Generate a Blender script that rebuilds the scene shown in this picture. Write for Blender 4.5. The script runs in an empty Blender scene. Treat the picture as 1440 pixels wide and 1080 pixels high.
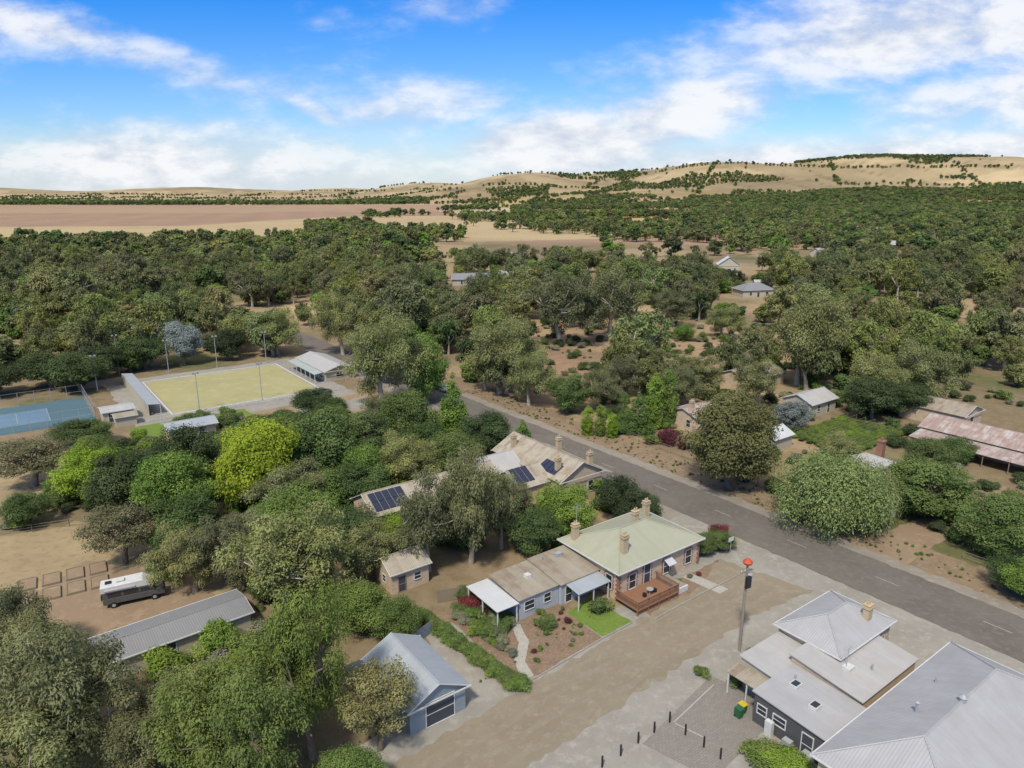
import bpy, math, random
import numpy as np
from mathutils import Vector
random.seed(7)
S=bpy.context.scene
COL=S.collection
YAW=math.radians(36.5)
A=np.array([math.cos(YAW),math.sin(YAW)]); B=np.array([-math.sin(YAW),math.cos(YAW)])

# ------------------------------------------------------------------ node helpers
def newmat(name,rough=0.9,spec=0.2):
    m=bpy.data.materials.new(name); m.use_nodes=True
    nt=m.node_tree; b=nt.nodes['Principled BSDF']
    b.inputs['Roughness'].default_value=rough
    b.inputs['Specular IOR Level'].default_value=spec
    return m,nt,b
def nd(nt,t,ins=None,**kw):
    n=nt.nodes.new(t)
    for k,v in kw.items(): setattr(n,k,v)
    if ins:
        for k,v in ins.items():
            if isinstance(v,bpy.types.NodeSocket): nt.links.new(v,n.inputs[k])
            else: n.inputs[k].default_value=v
    return n
def c4(c): return (c[0],c[1],c[2],1)
def mth(nt,op,a,b=0.0,c=0.0,clamp=False):
    n=nd(nt,'ShaderNodeMath',{0:a,1:b,2:c},operation=op); n.use_clamp=clamp
    return n.outputs[0]
def mixc(nt,f,a,b,mode='MIX'):
    n=nt.nodes.new('ShaderNodeMix'); n.data_type='RGBA'; n.blend_type=mode
    for i,v in ((0,f),(6,a),(7,b)):
        if isinstance(v,bpy.types.NodeSocket): nt.links.new(v,n.inputs[i])
        else: n.inputs[i].default_value=v if i==0 else c4(v)
    return n.outputs[2]
def noise(nt,vec,scale,detail=4,rough=0.6,dist=0.0,dim='3D'):
    return nd(nt,'ShaderNodeTexNoise',{'Vector':vec,'Scale':scale,'Detail':detail,'Roughness':rough,'Distortion':dist},noise_dimensions=dim).outputs['Fac']
def ramp(nt,f,lo,hi):
    return nd(nt,'ShaderNodeMapRange',{0:f,1:lo,2:hi,3:0.0,4:1.0}).outputs[0]
def obco(nt): return nd(nt,'ShaderNodeTexCoord').outputs['Object']
def wpos(nt): return nd(nt,'ShaderNodeNewGeometry').outputs['Position']
def bump(nt,b,h,st,dist=0.05):
    n=nd(nt,'ShaderNodeBump',{'Height':h,'Strength':st,'Distance':dist})
    nt.links.new(n.outputs[0],b.inputs['Normal'])

def mat_mottle(name,c1,c2,scale=1.0,c3=None,s3=8.0,rough=0.9,bmp=0.3,spec=0.15):
    m,nt,b=newmat(name,rough,spec); p=wpos(nt)
    f=ramp(nt,noise(nt,p,scale,5,0.65),0.35,0.65)
    c=mixc(nt,f,c1,c2)
    if c3:
        f3=ramp(nt,noise(nt,p,s3,3,0.7),0.5,0.72); c=mixc(nt,f3,c,c3)
    g=noise(nt,p,12,3,0.8)
    c=mixc(nt,mth(nt,'MULTIPLY',ramp(nt,g,0.35,0.7),0.3),c,(c1[0]*.6,c1[1]*.6,c1[2]*.6))
    nt.links.new(c,b.inputs['Base Color'])
    if bmp: bump(nt,b,g,bmp)
    return m
def mat_plain(name,c,rough=0.6,spec=0.3,metal=0,var=0.12):
    m,nt,b=newmat(name,rough,spec); b.inputs['Metallic'].default_value=metal
    f=noise(nt,obco(nt),2.3,4,0.65)
    nt.links.new(mixc(nt,ramp(nt,f,0.3,0.75),c,(c[0]*(1-var*2),c[1]*(1-var*2),c[2]*(1-var*2.2))),b.inputs['Base Color'])
    return m
def mat_roof(name,c,stain,amt=0.5,rust=None,rustamt=0.5,rib=0.25,rough=0.6):
    m,nt,b=newmat(name,rough,0.25)
    uv=nd(nt,'ShaderNodeUVMap').outputs[0]
    sx=nd(nt,'ShaderNodeSeparateXYZ',{0:uv})
    band=mth(nt,'FLOOR',mth(nt,'DIVIDE',sx.outputs[0],0.78))
    bv=mth(nt,'FLOOR',mth(nt,'DIVIDE',sx.outputs[1],3.4))
    cb=nd(nt,'ShaderNodeCombineXYZ',{0:band,1:bv,2:0.0}).outputs[0]
    wn=nd(nt,'ShaderNodeTexWhiteNoise',{'Vector':cb}).outputs['Value']
    p=obco(nt)
    f1=ramp(nt,noise(nt,p,0.35,6,0.65),0.35,0.7)
    st=nd(nt,'ShaderNodeCombineXYZ',{0:mth(nt,'MULTIPLY',sx.outputs[0],2.5),1:mth(nt,'MULTIPLY',sx.outputs[1],0.35),2:0.0}).outputs[0]
    f2=ramp(nt,noise(nt,st,1.0,5,0.7),0.4,0.75)
    col=mixc(nt,mth(nt,'MULTIPLY',f1,amt),c,stain)
    col=mixc(nt,mth(nt,'MULTIPLY',f2,amt*0.8),col,stain)
    if rust:
        fr=ramp(nt,mth(nt,'ADD',noise(nt,p,0.5,6,0.7),mth(nt,'MULTIPLY',wn,0.22)),0.62-0.25*rustamt,0.82-0.25*rustamt)
        fr=mth(nt,'MULTIPLY',fr,mth(nt,'ADD',mth(nt,'MULTIPLY',f2,0.6),0.4))
        col=mixc(nt,fr,col,rust)
    col=mixc(nt,mth(nt,'MULTIPLY',wn,0.16 if not rust else .3),col,(c[0]*.6,c[1]*.6,c[2]*.6))
    rb=mth(nt,'SINE',mth(nt,'MULTIPLY',sx.outputs[0],6.2832/rib))
    col=mixc(nt,ramp(nt,rb,0.3,2.8),col,(c[0]*.45,c[1]*.45,c[2]*.45))
    nt.links.new(col,b.inputs['Base Color'])
    bump(nt,b,rb,0.2,0.03)
    return m
def mat_masonry(name,c1,c2,mortar,bw=0.55,bh=0.28,var=None):
    m,nt,b=newmat(name,0.9,0.1); p=obco(nt)
    s=nd(nt,'ShaderNodeSeparateXYZ',{0:p})
    v=nd(nt,'ShaderNodeCombineXYZ',{0:mth(nt,'ADD',s.outputs[0],s.outputs[1]),1:s.outputs[2],2:0.0}).outputs[0]
    br=nd(nt,'ShaderNodeTexBrick',{'Vector':v,'Color1':c4(c1),'Color2':c4(c2),'Mortar':c4(mortar),'Scale':1.0,'Mortar Size':0.02,'Mortar Smooth':0.3,'Bias':0.0,'Brick Width':bw,'Row Height':bh})
    f=ramp(nt,noise(nt,p,0.9,6,0.7),0.35,0.7)
    k=var or (c1[0]*.6,c1[1]*.55,c1[2]*.5)
    col=mixc(nt,mth(nt,'MULTIPLY',f,0.4),br.outputs['Color'],k)
    nt.links.new(col,b.inputs['Base Color'])
    bump(nt,b,br.outputs['Fac'],-0.4,0.02)
    return m
def mat_paving(name,c1,c2,mortar):
    m,nt,b=newmat(name,0.9,0.1); p=wpos(nt)
    mp=nd(nt,'ShaderNodeMapping',{'Vector':p,'Rotation':(0,0,-YAW)}).outputs[0]
    br=nd(nt,'ShaderNodeTexBrick',{'Vector':mp,'Color1':c4(c1),'Color2':c4(c2),'Mortar':c4(mortar),'Scale':1.0,'Mortar Size':0.02,'Mortar Smooth':0.3,'Bias':0.0,'Brick Width':.45,'Row Height':.225})
    f=ramp(nt,noise(nt,p,0.4,6,0.7),0.35,0.7)
    nt.links.new(mixc(nt,mth(nt,'MULTIPLY',f,0.5),br.outputs['Color'],(c1[0]*.7,c1[1]*.68,c1[2]*.65)),b.inputs['Base Color'])
    return m
def mat_boards(name,c,step=0.2,horizontal=True):
    m,nt,b=newmat(name,0.7,0.2); p=obco(nt)
    s=nd(nt,'ShaderNodeSeparateXYZ',{0:p})
    q=s.outputs[2] if horizontal else mth(nt,'ADD',s.outputs[0],s.outputs[1])
    fr=mth(nt,'FRACT',mth(nt,'DIVIDE',q,step))
    l=ramp(nt,fr,0.12,0.0)
    col=mixc(nt,mth(nt,'MULTIPLY',l,0.5),c,(c[0]*.4,c[1]*.4,c[2]*.4))
    f=ramp(nt,noise(nt,p,1.2,5,0.7),0.35,0.75)
    col=mixc(nt,mth(nt,'MULTIPLY',f,0.3),col,(c[0]*.6,c[1]*.58,c[2]*.52))
    nt.links.new(col,b.inputs['Base Color']); bump(nt,b,fr,0.3,0.03)
    return m
def mat_leaf(name,dark,light,hv=0.04,transl=0.3):
    m=bpy.data.materials.new(name); m.use_nodes=True; nt=m.node_tree
    nt.nodes.remove(nt.nodes['Principled BSDF'])
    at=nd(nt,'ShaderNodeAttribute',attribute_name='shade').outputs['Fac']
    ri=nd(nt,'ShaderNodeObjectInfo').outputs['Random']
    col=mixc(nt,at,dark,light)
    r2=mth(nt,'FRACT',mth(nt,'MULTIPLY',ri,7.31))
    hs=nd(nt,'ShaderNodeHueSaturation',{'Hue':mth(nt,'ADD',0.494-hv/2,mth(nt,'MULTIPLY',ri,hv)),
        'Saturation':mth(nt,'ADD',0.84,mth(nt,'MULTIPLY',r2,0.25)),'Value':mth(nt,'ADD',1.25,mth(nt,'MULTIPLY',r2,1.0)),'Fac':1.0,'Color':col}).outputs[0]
    df=nd(nt,'ShaderNodeBsdfDiffuse',{'Color':hs}).outputs[0]
    tr=nd(nt,'ShaderNodeBsdfTranslucent',{'Color':hs}).outputs[0]
    mx=nd(nt,'ShaderNodeMixShader',{0:transl,1:df,2:tr}).outputs[0]
    nt.links.new(mx,nt.nodes['Material Output'].inputs['Surface'])
    return m

# ------------------------------------------------------------------ materials
M={}
M['asphalt']=mat_mottle('asphalt',(.178,.155,.126),(.138,.12,.098),0.18,(.198,.176,.146),1.1,0.9,.2)
M['gravel']=mat_mottle('grey_gravel',(.335,.308,.252),(.27,.246,.20),0.16,(.385,.356,.30),0.8)
M['shoulder']=mat_mottle('shoulder_gravel',(.30,.264,.208),(.245,.205,.155),0.25,(.35,.315,.258),1.0)
M['dirtroad']=mat_mottle('dirt_road',(.278,.230,.158),(.238,.194,.13),0.14,(.32,.27,.192),0.7)
M['track']=mat_mottle('wheel_track',(.25,.207,.142),(.28,.236,.164),0.3,(.31,.264,.19),1.1)
M['paving']=mat_paving('block_paving',(.28,.253,.212),(.235,.212,.176),(.18,.16,.135))
M['lawn']=mat_mottle('lawn',(.16,.24,.04),(.13,.19,.035),0.9,(.22,.24,.08),2)
M['mulch']=mat_mottle('mulch',(.26,.18,.115),(.19,.13,.085),0.7,(.33,.25,.165),3)
M['straw']=mat_mottle('dry_grass',(.40,.305,.165),(.32,.24,.13),0.12,(.24,.19,.11),0.8)
M['reddirt']=mat_mottle('red_dirt',(.31,.22,.14),(.26,.185,.115),0.15,(.37,.28,.175),0.6)
M['litter']=mat_mottle('leaf_litter',(.28,.20,.122),(.205,.145,.09),0.3,(.35,.265,.165),1.2)
M['pebble']=mat_mottle('pebble_path',(.45,.42,.35),(.37,.34,.28),1.5,(.3,.28,.23),6)
M['green']=mat_mottle('bowling_green',(.40,.36,.175),(.35,.32,.15),0.08,(.44,.40,.215),0.3,.95,0)
M['court']=mat_mottle('tennis_court_blue',(.15,.24,.31),(.13,.21,.28),0.1,None,1,.8,0)
M['courtgreen']=mat_mottle('court_surround',(.10,.17,.19),(.09,.15,.17),0.1,None,1,.8,0)
M['white']=mat_plain('white_paint',(.66,.65,.61),.5)
M['line']=mat_plain('line_paint',(.42,.40,.36),.7)
M['roof_green']=mat_roof('roof_green',(.355,.365,.245),(.42,.40,.295),.8,None,0,.25,.6)
M['roof_grey']=mat_roof('roof_grey',(.43,.425,.41),(.35,.33,.305),.7,None,0,.25)
M['roof_light']=mat_roof('roof_light',(.47,.455,.425),(.37,.34,.29),.6,None,0,.25)
M['roof_blue']=mat_roof('roof_blue_grey',(.38,.41,.42),(.31,.325,.33),.5,None,0,.25)
M['roof_slate']=mat_roof('roof_slate',(.23,.232,.23),(.28,.27,.25),.5,None,0,.25)
M['roof_cream']=mat_roof('roof_cream',(.47,.42,.32),(.36,.30,.21),.8,(.26,.16,.095),.3)
M['roof_rust']=mat_roof('roof_rust',(.52,.48,.43),(.38,.30,.24),.6,(.27,.105,.055),.75)
M['roof_tan']=mat_roof('roof_tan',(.38,.335,.25),(.30,.25,.18),.7,(.23,.13,.08),.3)
M['roof_white']=mat_roof('roof_white',(.60,.60,.58),(.45,.44,.41),.4)
M['roof_sage']=mat_roof('roof_sage',(.40,.45,.40),(.33,.36,.32),.5)
M['stone']=mat_masonry('sandstone',(.62,.48,.33),(.53,.40,.27),(.56,.46,.35))
M['brick']=mat_masonry('red_brick',(.34,.145,.09),(.28,.12,.075),(.3,.2,.15),.24,.085)
M['cream_brick']=mat_masonry('cream_brick',(.58,.46,.27),(.52,.40,.23),(.45,.36,.25),.24,.085)
M['boards']=mat_boards('weatherboard',(.45,.47,.48))
M['bluewall']=mat_boards('blue_grey_cladding',(.27,.31,.33))
M['charcoal']=mat_boards('charcoal_cladding',(.10,.098,.095),.3)
M['creamwall']=mat_boards('cream_cladding',(.5,.45,.34),.25)
M['door_grey']=mat_boards('roller_door',(.07,.075,.08),.18)
M['timber']=mat_boards('deck_timber',(.27,.14,.08),.14,False)
M['oldwood']=mat_boards('weathered_timber',(.27,.22,.15),.2,False)
M['glass']=mat_plain('window_glass',(.03,.035,.04),.12,.6,0,.1)
M['solar']=mat_plain('solar_glass',(.02,.028,.06),.2,.6,0,.1)
M['pole']=mat_plain('pole_timber',(.30,.25,.19),.9)
M['steel']=mat_plain('galvanised_steel',(.38,.39,.39),.5,.4)
M['black']=mat_plain('black_paint',(.025,.025,.025),.5)
M['rubber']=mat_plain('rubber',(.02,.02,.02),.9)
M['orange']=mat_plain('orange_plastic',(.55,.09,.035),.5)
M['binGreen']=mat_plain('bin_plastic',(.03,.12,.05),.5)
M['yellow']=mat_plain('yellow_lid',(.6,.45,.03),.5)
M['darkgrey']=mat_plain('vehicle_grey',(.10,.10,.095),.35,.5)
M['bark']=mat_mottle('bark',(.24,.19,.14),(.15,.115,.085),1.5,(.33,.28,.22),3)
M['gumbark']=mat_mottle('gum_bark',(.46,.39,.30),(.30,.24,.18),1.0,(.54,.48,.40),3)
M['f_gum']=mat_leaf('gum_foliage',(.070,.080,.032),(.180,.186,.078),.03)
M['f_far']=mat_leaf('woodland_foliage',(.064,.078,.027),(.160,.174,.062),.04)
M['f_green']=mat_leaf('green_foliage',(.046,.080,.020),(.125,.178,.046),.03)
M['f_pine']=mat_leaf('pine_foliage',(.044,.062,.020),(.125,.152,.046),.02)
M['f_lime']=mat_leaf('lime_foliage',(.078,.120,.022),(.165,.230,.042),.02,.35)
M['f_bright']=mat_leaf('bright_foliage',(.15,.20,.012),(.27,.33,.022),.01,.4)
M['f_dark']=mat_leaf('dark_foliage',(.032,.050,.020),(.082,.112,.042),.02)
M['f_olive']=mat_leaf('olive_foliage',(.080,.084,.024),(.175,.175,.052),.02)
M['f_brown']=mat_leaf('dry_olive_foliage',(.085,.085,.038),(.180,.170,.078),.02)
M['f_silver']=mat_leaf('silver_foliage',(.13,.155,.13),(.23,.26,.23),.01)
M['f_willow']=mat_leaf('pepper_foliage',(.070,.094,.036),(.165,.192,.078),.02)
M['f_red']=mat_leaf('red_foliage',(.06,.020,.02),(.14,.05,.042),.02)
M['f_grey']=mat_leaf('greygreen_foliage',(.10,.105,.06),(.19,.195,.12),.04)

# ------------------------------------------------------------------ mesh helpers
class MB:
    def __init__(s): s.v=[];s.f=[];s.m=[];s.mats=[]
    def mi(s,m):
        if m not in s.mats: s.mats.append(m)
        return s.mats.index(m)
    def poly(s,pts,m):
        i=len(s.v); s.v+= [tuple(p) for p in pts]; s.f.append(tuple(range(i,i+len(pts)))); s.m.append(s.mi(m))
    def box(s,x0,y0,z0,x1,y1,z1,m,top=None):
        i=len(s.v)
        s.v+=[(x0,y0,z0),(x1,y0,z0),(x1,y1,z0),(x0,y1,z0),(x0,y0,z1),(x1,y0,z1),(x1,y1,z1),(x0,y1,z1)]
        fs=[(0,3,2,1),(4,5,6,7),(0,1,5,4),(1,2,6,5),(2,3,7,6),(3,0,4,7)]
        for k,f in enumerate(fs):
            s.f.append(tuple(a+i for a in f)); s.m.append(s.mi(top if (top and k==1) else m))
    def hull(s,bot,top,m):
        i=len(s.v);n=len(bot); s.v+=[tuple(p) for p in bot]+[tuple(p) for p in top]
        k=s.mi(m)
        s.f.append(tuple(i+j for j in reversed(range(n)))); s.m.append(k)
        s.f.append(tuple(i+n+j for j in range(n))); s.m.append(k)
        for j in range(n):
            s.f.append((i+j,i+(j+1)%n,i+n+(j+1)%n,i+n+j)); s.m.append(k)
    def tube(s,p0,p1,r0,r1,m,n=7):
        p0=Vector(p0);p1=Vector(p1); d=(p1-p0)
        if d.length<1e-5: return
        d.normalize(); u=d.orthogonal().normalized(); w=d.cross(u)
        a=[p0+(u*math.cos(t)+w*math.sin(t))*r0 for t in [2*math.pi*k/n for k in range(n)]]
        b=[p1+(u*math.cos(t)+w*math.sin(t))*r1 for t in [2*math.pi*k/n for k in range(n)]]
        s.hull(a,b,m)
    def obj(s,name,parent=None,loc=(0,0,0),rz=0,bevel=0,smooth=False):
        me=bpy.data.meshes.new(name); me.from_pydata(s.v,[],s.f)
        for m in s.mats: me.materials.append(M[m])
        me.polygons.foreach_set('material_index',s.m)
        uvl=me.uv_layers.new(name='UVMap')
        Z=Vector((0,0,1))
        for p in me.polygons:
            n=p.normal; e=Z.cross(n)
            e=e.normalized() if e.length>1e-3 else Vector((1,0,0))
            q=n.cross(e)
            for li in p.loop_indices:
                c=me.vertices[me.loops[li].vertex_index].co
                uvl.data[li].uv=(c.dot(e),c.dot(q))
        if smooth: me.polygons.foreach_set('use_smooth',[True]*len(me.polygons))
        me.update()
        o=bpy.data.objects.new(name,me); COL.objects.link(o)
        o.location=loc; o.rotation_euler=(0,0,rz)
        if parent: o.parent=parent
        if bevel:
            md=o.modifiers.new('bevel','BEVEL'); md.width=bevel; md.segments=2; md.limit_method='ANGLE'
        return o
def empty(name,x,y,rz=YAW,z=0):
    o=bpy.data.objects.new(name,None); COL.objects.link(o); o.location=(x,y,z); o.rotation_euler=(0,0,rz); return o
USEDZ=set()
def sheet(name,pts,z,mat,sub=0):
    z=round(z,4)
    while z in USEDZ: z=round(z+.0007,4)
    USEDZ.add(z)
    b=MB(); b.poly([(p[0],p[1],z) for p in pts],mat); return b.obj(name)
def fr(o,a,b):
    return (o[0]+a*A[0]+b*B[0], o[1]+a*A[1]+b*B[1])
def rect(o,a0,b0,a1,b1): return [fr(o,a0,b0),fr(o,a1,b0),fr(o,a1,b1),fr(o,a0,b1)]
def ragged(pts,amp,step=1.2,seed=1):
    r=random.Random(seed); out=[]
    n=len(pts)
    for i in range(n):
        p=pts[i];q=pts[(i+1)%n]; L=math.dist(p,q); k=max(1,int(L/step))
        for j in range(k):
            t=j/k; out.append((p[0]+(q[0]-p[0])*t+r.uniform(-amp,amp),p[1]+(q[1]-p[1])*t+r.uniform(-amp,amp)))
    return out

# ------------------------------------------------------------------ building kit
def window(b,side,pos,z,w,h,W,D,frame='white',glass='glass',y0=0):
    def bx(a0,a1,z0,z1,d0,d1,m):
        if side=='S': b.box(a0,y0-d1,z0,a1,y0-d0,z1,m)
        elif side=='N': b.box(a0,D+d0,z0,a1,D+d1,z1,m)
        elif side=='W': b.box(-d1,a0,z0,-d0,a1,z1,m)
        else: b.box(W+d0,a0,z0,W+d1,a1,z1,m)
    f=0.09
    bx(pos-w/2,pos+w/2,z,z+h,0.004,0.03,glass)
    bx(pos-w/2-f,pos-w/2,z-f,z+h+f,0.004,0.08,frame); bx(pos+w/2,pos+w/2+f,z-f,z+h+f,0.004,0.08,frame)
    bx(pos-w/2,pos+w/2,z+h,z+h+f,0.004,0.08,frame); bx(pos-w/2,pos+w/2,z-f,z,0.004,0.10,frame)
    bx(pos-w/2,pos+w/2,z+h*.5-.03,z+h*.5+.03,0.03,0.06,frame)
def building(name,ox,oy,W,D,h,roof,rise,wall,rmat,over=0.4,wins=(),chims=(),yaw=YAW,quoin=None,corner=None,z0=0,parent=None):
    E=empty(name,ox,oy,yaw,z0) if parent is None else parent
    ox2,oy2=(0,0) if parent is None else (ox,oy)
    loc=(ox2,oy2,0)
    b=MB()
    if roof=='skillion':
        c=corner
        b.hull([(0,0,0),(W,0,0),(W,D,0),(0,D,0)],[(0,0,c[0]),(W,0,c[1]),(W,D,c[2]),(0,D,c[3])],wall)
    else:
        b.box(0,0,0,W,D,h,wall)
        if roof=='gx':
            for x in (0,W):
                b.poly([(x,0,h),(x,D,h),(x,D/2,h+rise)] if x else [(x,D,h),(x,0,h),(x,D/2,h+rise)],wall)
        if roof=='gy':
            for y in (0,D):
                b.poly([(W,y,h),(0,y,h),(W/2,y,h+rise)] if y else [(0,y,h),(W,y,h),(W/2,y,h+rise)],wall)
    b.obj('walls',E,loc)
    r=MB(); o=over; e=0.03
    k=rise/(min(W,D)/2) if roof in('hip',) else 0
    if roof=='hip':
        ze=h-k*o+e; zt=h+rise+e
        a,bb,c,d=(-o,-o,ze),(W+o,-o,ze),(W+o,D+o,ze),(-o,D+o,ze)
        if W>D+.1: p,q=(D/2,D/2,zt),(W-D/2,D/2,zt); r.poly([a,bb,q,p],rmat);r.poly([bb,c,q],rmat);r.poly([c,d,p,q],rmat);r.poly([d,a,p],rmat)
        elif D>W+.1: p,q=(W/2,W/2,zt),(W/2,D-W/2,zt); r.poly([a,bb,p],rmat);r.poly([bb,c,q,p],rmat);r.poly([c,d,q],rmat);r.poly([d,a,p,q],rmat)
        else:
            p=q=(W/2,D/2,zt); r.poly([a,bb,p],rmat);r.poly([bb,c,p],rmat);r.poly([c,d,p],rmat);r.poly([d,a,p],rmat)
        for s1,s2 in ((a,p),(bb,q if W>D else p),(c,q),(d,p if W>D+.1 else q),(p,q)):
            r.tube((s1[0],s1[1],s1[2]+.02),(s2[0],s2[1],s2[2]+.02),.09,.09,rmat,6)
    elif roof=='gx':
        k=rise/(D/2); ze=h-k*o+e; zt=h+rise+e
        r.poly([(-o,-o,ze),(W+o,-o,ze),(W+o,D/2,zt),(-o,D/2,zt)],rmat); r.poly([(W+o,D+o,ze),(-o,D+o,ze),(-o,D/2,zt),(W+o,D/2,zt)],rmat)
        r.tube((-o,D/2,zt),(W+o,D/2,zt),.1,.1,rmat,6)
        for x in(-o,W+o):
            r.tube((x,-o,ze-.06),(x,D/2,zt-.06),.07,.07,'white',4); r.tube((x,D+o,ze-.06),(x,D/2,zt-.06),.07,.07,'white',4)
    elif roof=='gy':
        k=rise/(W/2); ze=h-k*o+e; zt=h+rise+e
        r.poly([(-o,D+o,ze),(-o,-o,ze),(W/2,-o,zt),(W/2,D+o,zt)],rmat); r.poly([(W+o,-o,ze),(W+o,D+o,ze),(W/2,D+o,zt),(W/2,-o,zt)],rmat)
        r.tube((W/2,-o,zt),(W/2,D+o,zt),.1,.1,rmat,6)
        for y in(-o,D+o):
            r.tube((-o,y,ze-.06),(W/2,y,zt-.06),.07,.07,'white',4); r.tube((W+o,y,ze-.06),(W/2,y,zt-.06),.07,.07,'white',4)
    else:
        c=corner
        q=[(-o,-o,c[0]+e),(W+o,-o,c[1]+e),(W+o,D+o,c[2]+e),(-o,D+o,c[3]+e)]
        r.hull(q,[(x,y,z+.1) for x,y,z in q],rmat); ze=None
    if ze is not None:
        g=.1
        r.box(-o-g,-o-g,ze-.14,W+o+g,-o,ze-.005,'white'); r.box(-o-g,D+o,ze-.14,W+o+g,D+o+g,ze-.005,'white')
        if roof=='hip':
            r.box(-o-g,-o,ze-.14,-o,D+o,ze-.005,'white'); r.box(W+o,-o,ze-.14,W+o+g,D+o,ze-.005,'white')
    r.obj('roof',E,loc)
    if wins:
        w=MB()
        for it in wins:
            side,pos,z,ww,hh=it[:5]
            g=it[5] if len(it)>5 else 'glass'
            window(w,side,pos,z,ww,hh,W,D,frame=it[6] if len(it)>6 else 'white',glass=g)
            if quoin:
                q=.004
                for i in range(int((hh+.5)/.25)):
                    ln=.26 if i%2 else .14; z0_=z-.1+i*.25; z1_=z0_+.245
                    for (a0,a1) in ((-ww/2-.1-ln,-ww/2-.1),(ww/2+.1,ww/2+.1+ln)):
                        if side=='S': w.box(pos+a0,-.035,z0_,pos+a1,-q,z1_,quoin)
                        if side=='W': w.box(-.035,pos+a0,z0_,-q,pos+a1,z1_,quoin)
                        if side=='E': w.box(W+q,pos+a0,z0_,W+.035,pos+a1,z1_,quoin)
                if side=='S': w.box(pos-ww/2-.1,-.035,z+hh+.1,pos+ww/2+.1,-q,z+hh+.32,quoin)
                if side=='W': w.box(-.035,pos-ww/2-.1,z+hh+.1,-q,pos+ww/2+.1,z+hh+.32,quoin)
        w.obj('windows_and_doors',E,loc)
    if quoin:
        w=MB()
        for x,y in ((0,0),(W,0),(0,D),(W,D)):
            for i in range(int(h/.3)-1):
                l=.50 if i%2 else .28
                sx=1 if x==0 else -1; sy=1 if y==0 else -1
                x0,x1=sorted((x-sx*.03,x+sx*l)); y0,y1=sorted((y-sy*.03,y+sy*(.78-l)))
                w.box(x0,y0,.02+i*.3,x1,y1,.31+i*.3,quoin)
        w.obj('quoins',E,loc)
    for i,(cx,cy,cz,ch) in enumerate(chims):
        w=MB(); m='cream_brick'
        w.box(cx-.42,cy-.32,cz,cx+.42,cy+.32,cz+ch,m); w.box(cx-.52,cy-.42,cz+ch-.35,cx+.52,cy+.42,cz+ch-.15,m); w.box(cx-.48,cy-.38,cz+ch,cx+.48,cy+.38,cz+ch+.12,m)
        for dx in(-.18,.18): w.tube((cx+dx,cy,cz+ch+.12),(cx+dx,cy,cz+ch+.5),.12,.1,m,8)
        w.obj('chimney_%d'%(i+1),E,loc)
    return E
def verandah(E,x0,y0,x1,y1,zs,mat,posts,post='white'):
    r=MB(); q=[(x0,y0,zs[0]),(x1,y0,zs[1]),(x1,y1,zs[2]),(x0,y1,zs[3])]
    r.hull(q,[(x,y,z+.08) for x,y,z in q],mat); r.obj('verandah_roof',E)
    p=MB()
    for (x,y,z) in posts: p.box(x-.06,y-.06,0,x+.06,y+.06,z,post)
    if posts: p.obj('verandah_posts',E)

# ------------------------------------------------------------------ numpy noise + terrain
def h2(i,j,s): 
    v=np.sin(i*127.1+j*311.7+s*74.7)*43758.5453; return v-np.floor(v)
def vn(x,y,sc,s=0):
    x=np.asarray(x,float)/sc; y=np.asarray(y,float)/sc
    i=np.floor(x);j=np.floor(y);u=x-i;v=y-j;u=u*u*(3-2*u);v=v*v*(3-2*v)
    return (h2(i,j,s)*(1-u)+h2(i+1,j,s)*u)*(1-v)+(h2(i,j+1,s)*(1-u)+h2(i+1,j+1,s)*u)*v
def fbm(x,y,sc,s=0): return vn(x,y,sc,s)*.5+vn(x,y,sc/2,s+1)*.27+vn(x,y,sc/4,s+2)*.15+vn(x,y,sc/8,s+3)*.08
def sst(a,b,x): 
    t=np.clip((x-a)/(b-a),0,1); return t*t*(3-2*t)
HILLS=[(100,4500,165,620,800),(700,4700,155,600,800),(1250,4300,222,700,900),(2000,4400,222,700,900),(2700,4300,255,900,1000),(3900,4500,275,1000,1200),
       (-600,5600,118,620,800),(-1500,6600,92,900,900),(-3200,7600,105,1500,1500),(-6500,8000,120,2500,1500),(1500,2900,60,520,520),(2500,2900,100,700,600),(500,3400,50,500,500),(6500,7000,300,2500,2500)]
def HF(x,y):
    x=np.asarray(x,float); y=np.asarray(y,float); s=0
    for cx,cy,a,sx,sy in HILLS: s=s+(a*np.exp(-((x-cx)/sx)**2-((y-cy)/sy)**2))**3
    h=s**(1/3.)
    h=h*(0.86+.28*fbm(x,y,700,5))+ (fbm(x,y,260,9)-.5)*14*sst(2000,3500,y)*np.clip(h/80,0,1)
    return h*sst(1500,2600,y)
def inpoly(x,y,P):
    r=np.zeros(np.shape(x),bool); n=len(P)
    for i in range(n):
        x1,y1=P[i];x2,y2=P[(i+1)%n]
        if y1==y2: continue
        c=((y1>y)!=(y2>y))&(x<(x2-x1)*(y-y1)/(y2-y1)+x1); r^=c
    return r
ys=np.concatenate([np.arange(-400,40,20),np.arange(40,300,3.0)])
l=[300.0]
while l[-1]<16000: l.append(l[-1]*1.0115)
ys=np.concatenate([ys,l]); NX=420
us=np.linspace(-1,1,NX)
Yg=np.repeat(ys[:,None],NX,1); Xg=us[None,:]*np.maximum(700,1.1*(ys[:,None]+350))
Zg=HF(Xg,Yg)
straw=np.array([.46,.355,.195]); pale=np.array([.50,.41,.26]); pink=np.array([.345,.232,.150]); gold=np.array([.52,.38,.16]); greenish=np.array([.28,.26,.14])
tan=np.array([.36,.255,.155]); dirt=np.array([.29,.218,.134]); litter=np.array([.205,.162,.093]); gr=np.array([.15,.15,.065])
n1=fbm(Xg,Yg,60,1)[...,None]; n2=fbm(Xg,Yg,23,4)[...,None]; n3=fbm(Xg,Yg,400,6)[...,None]
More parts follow.
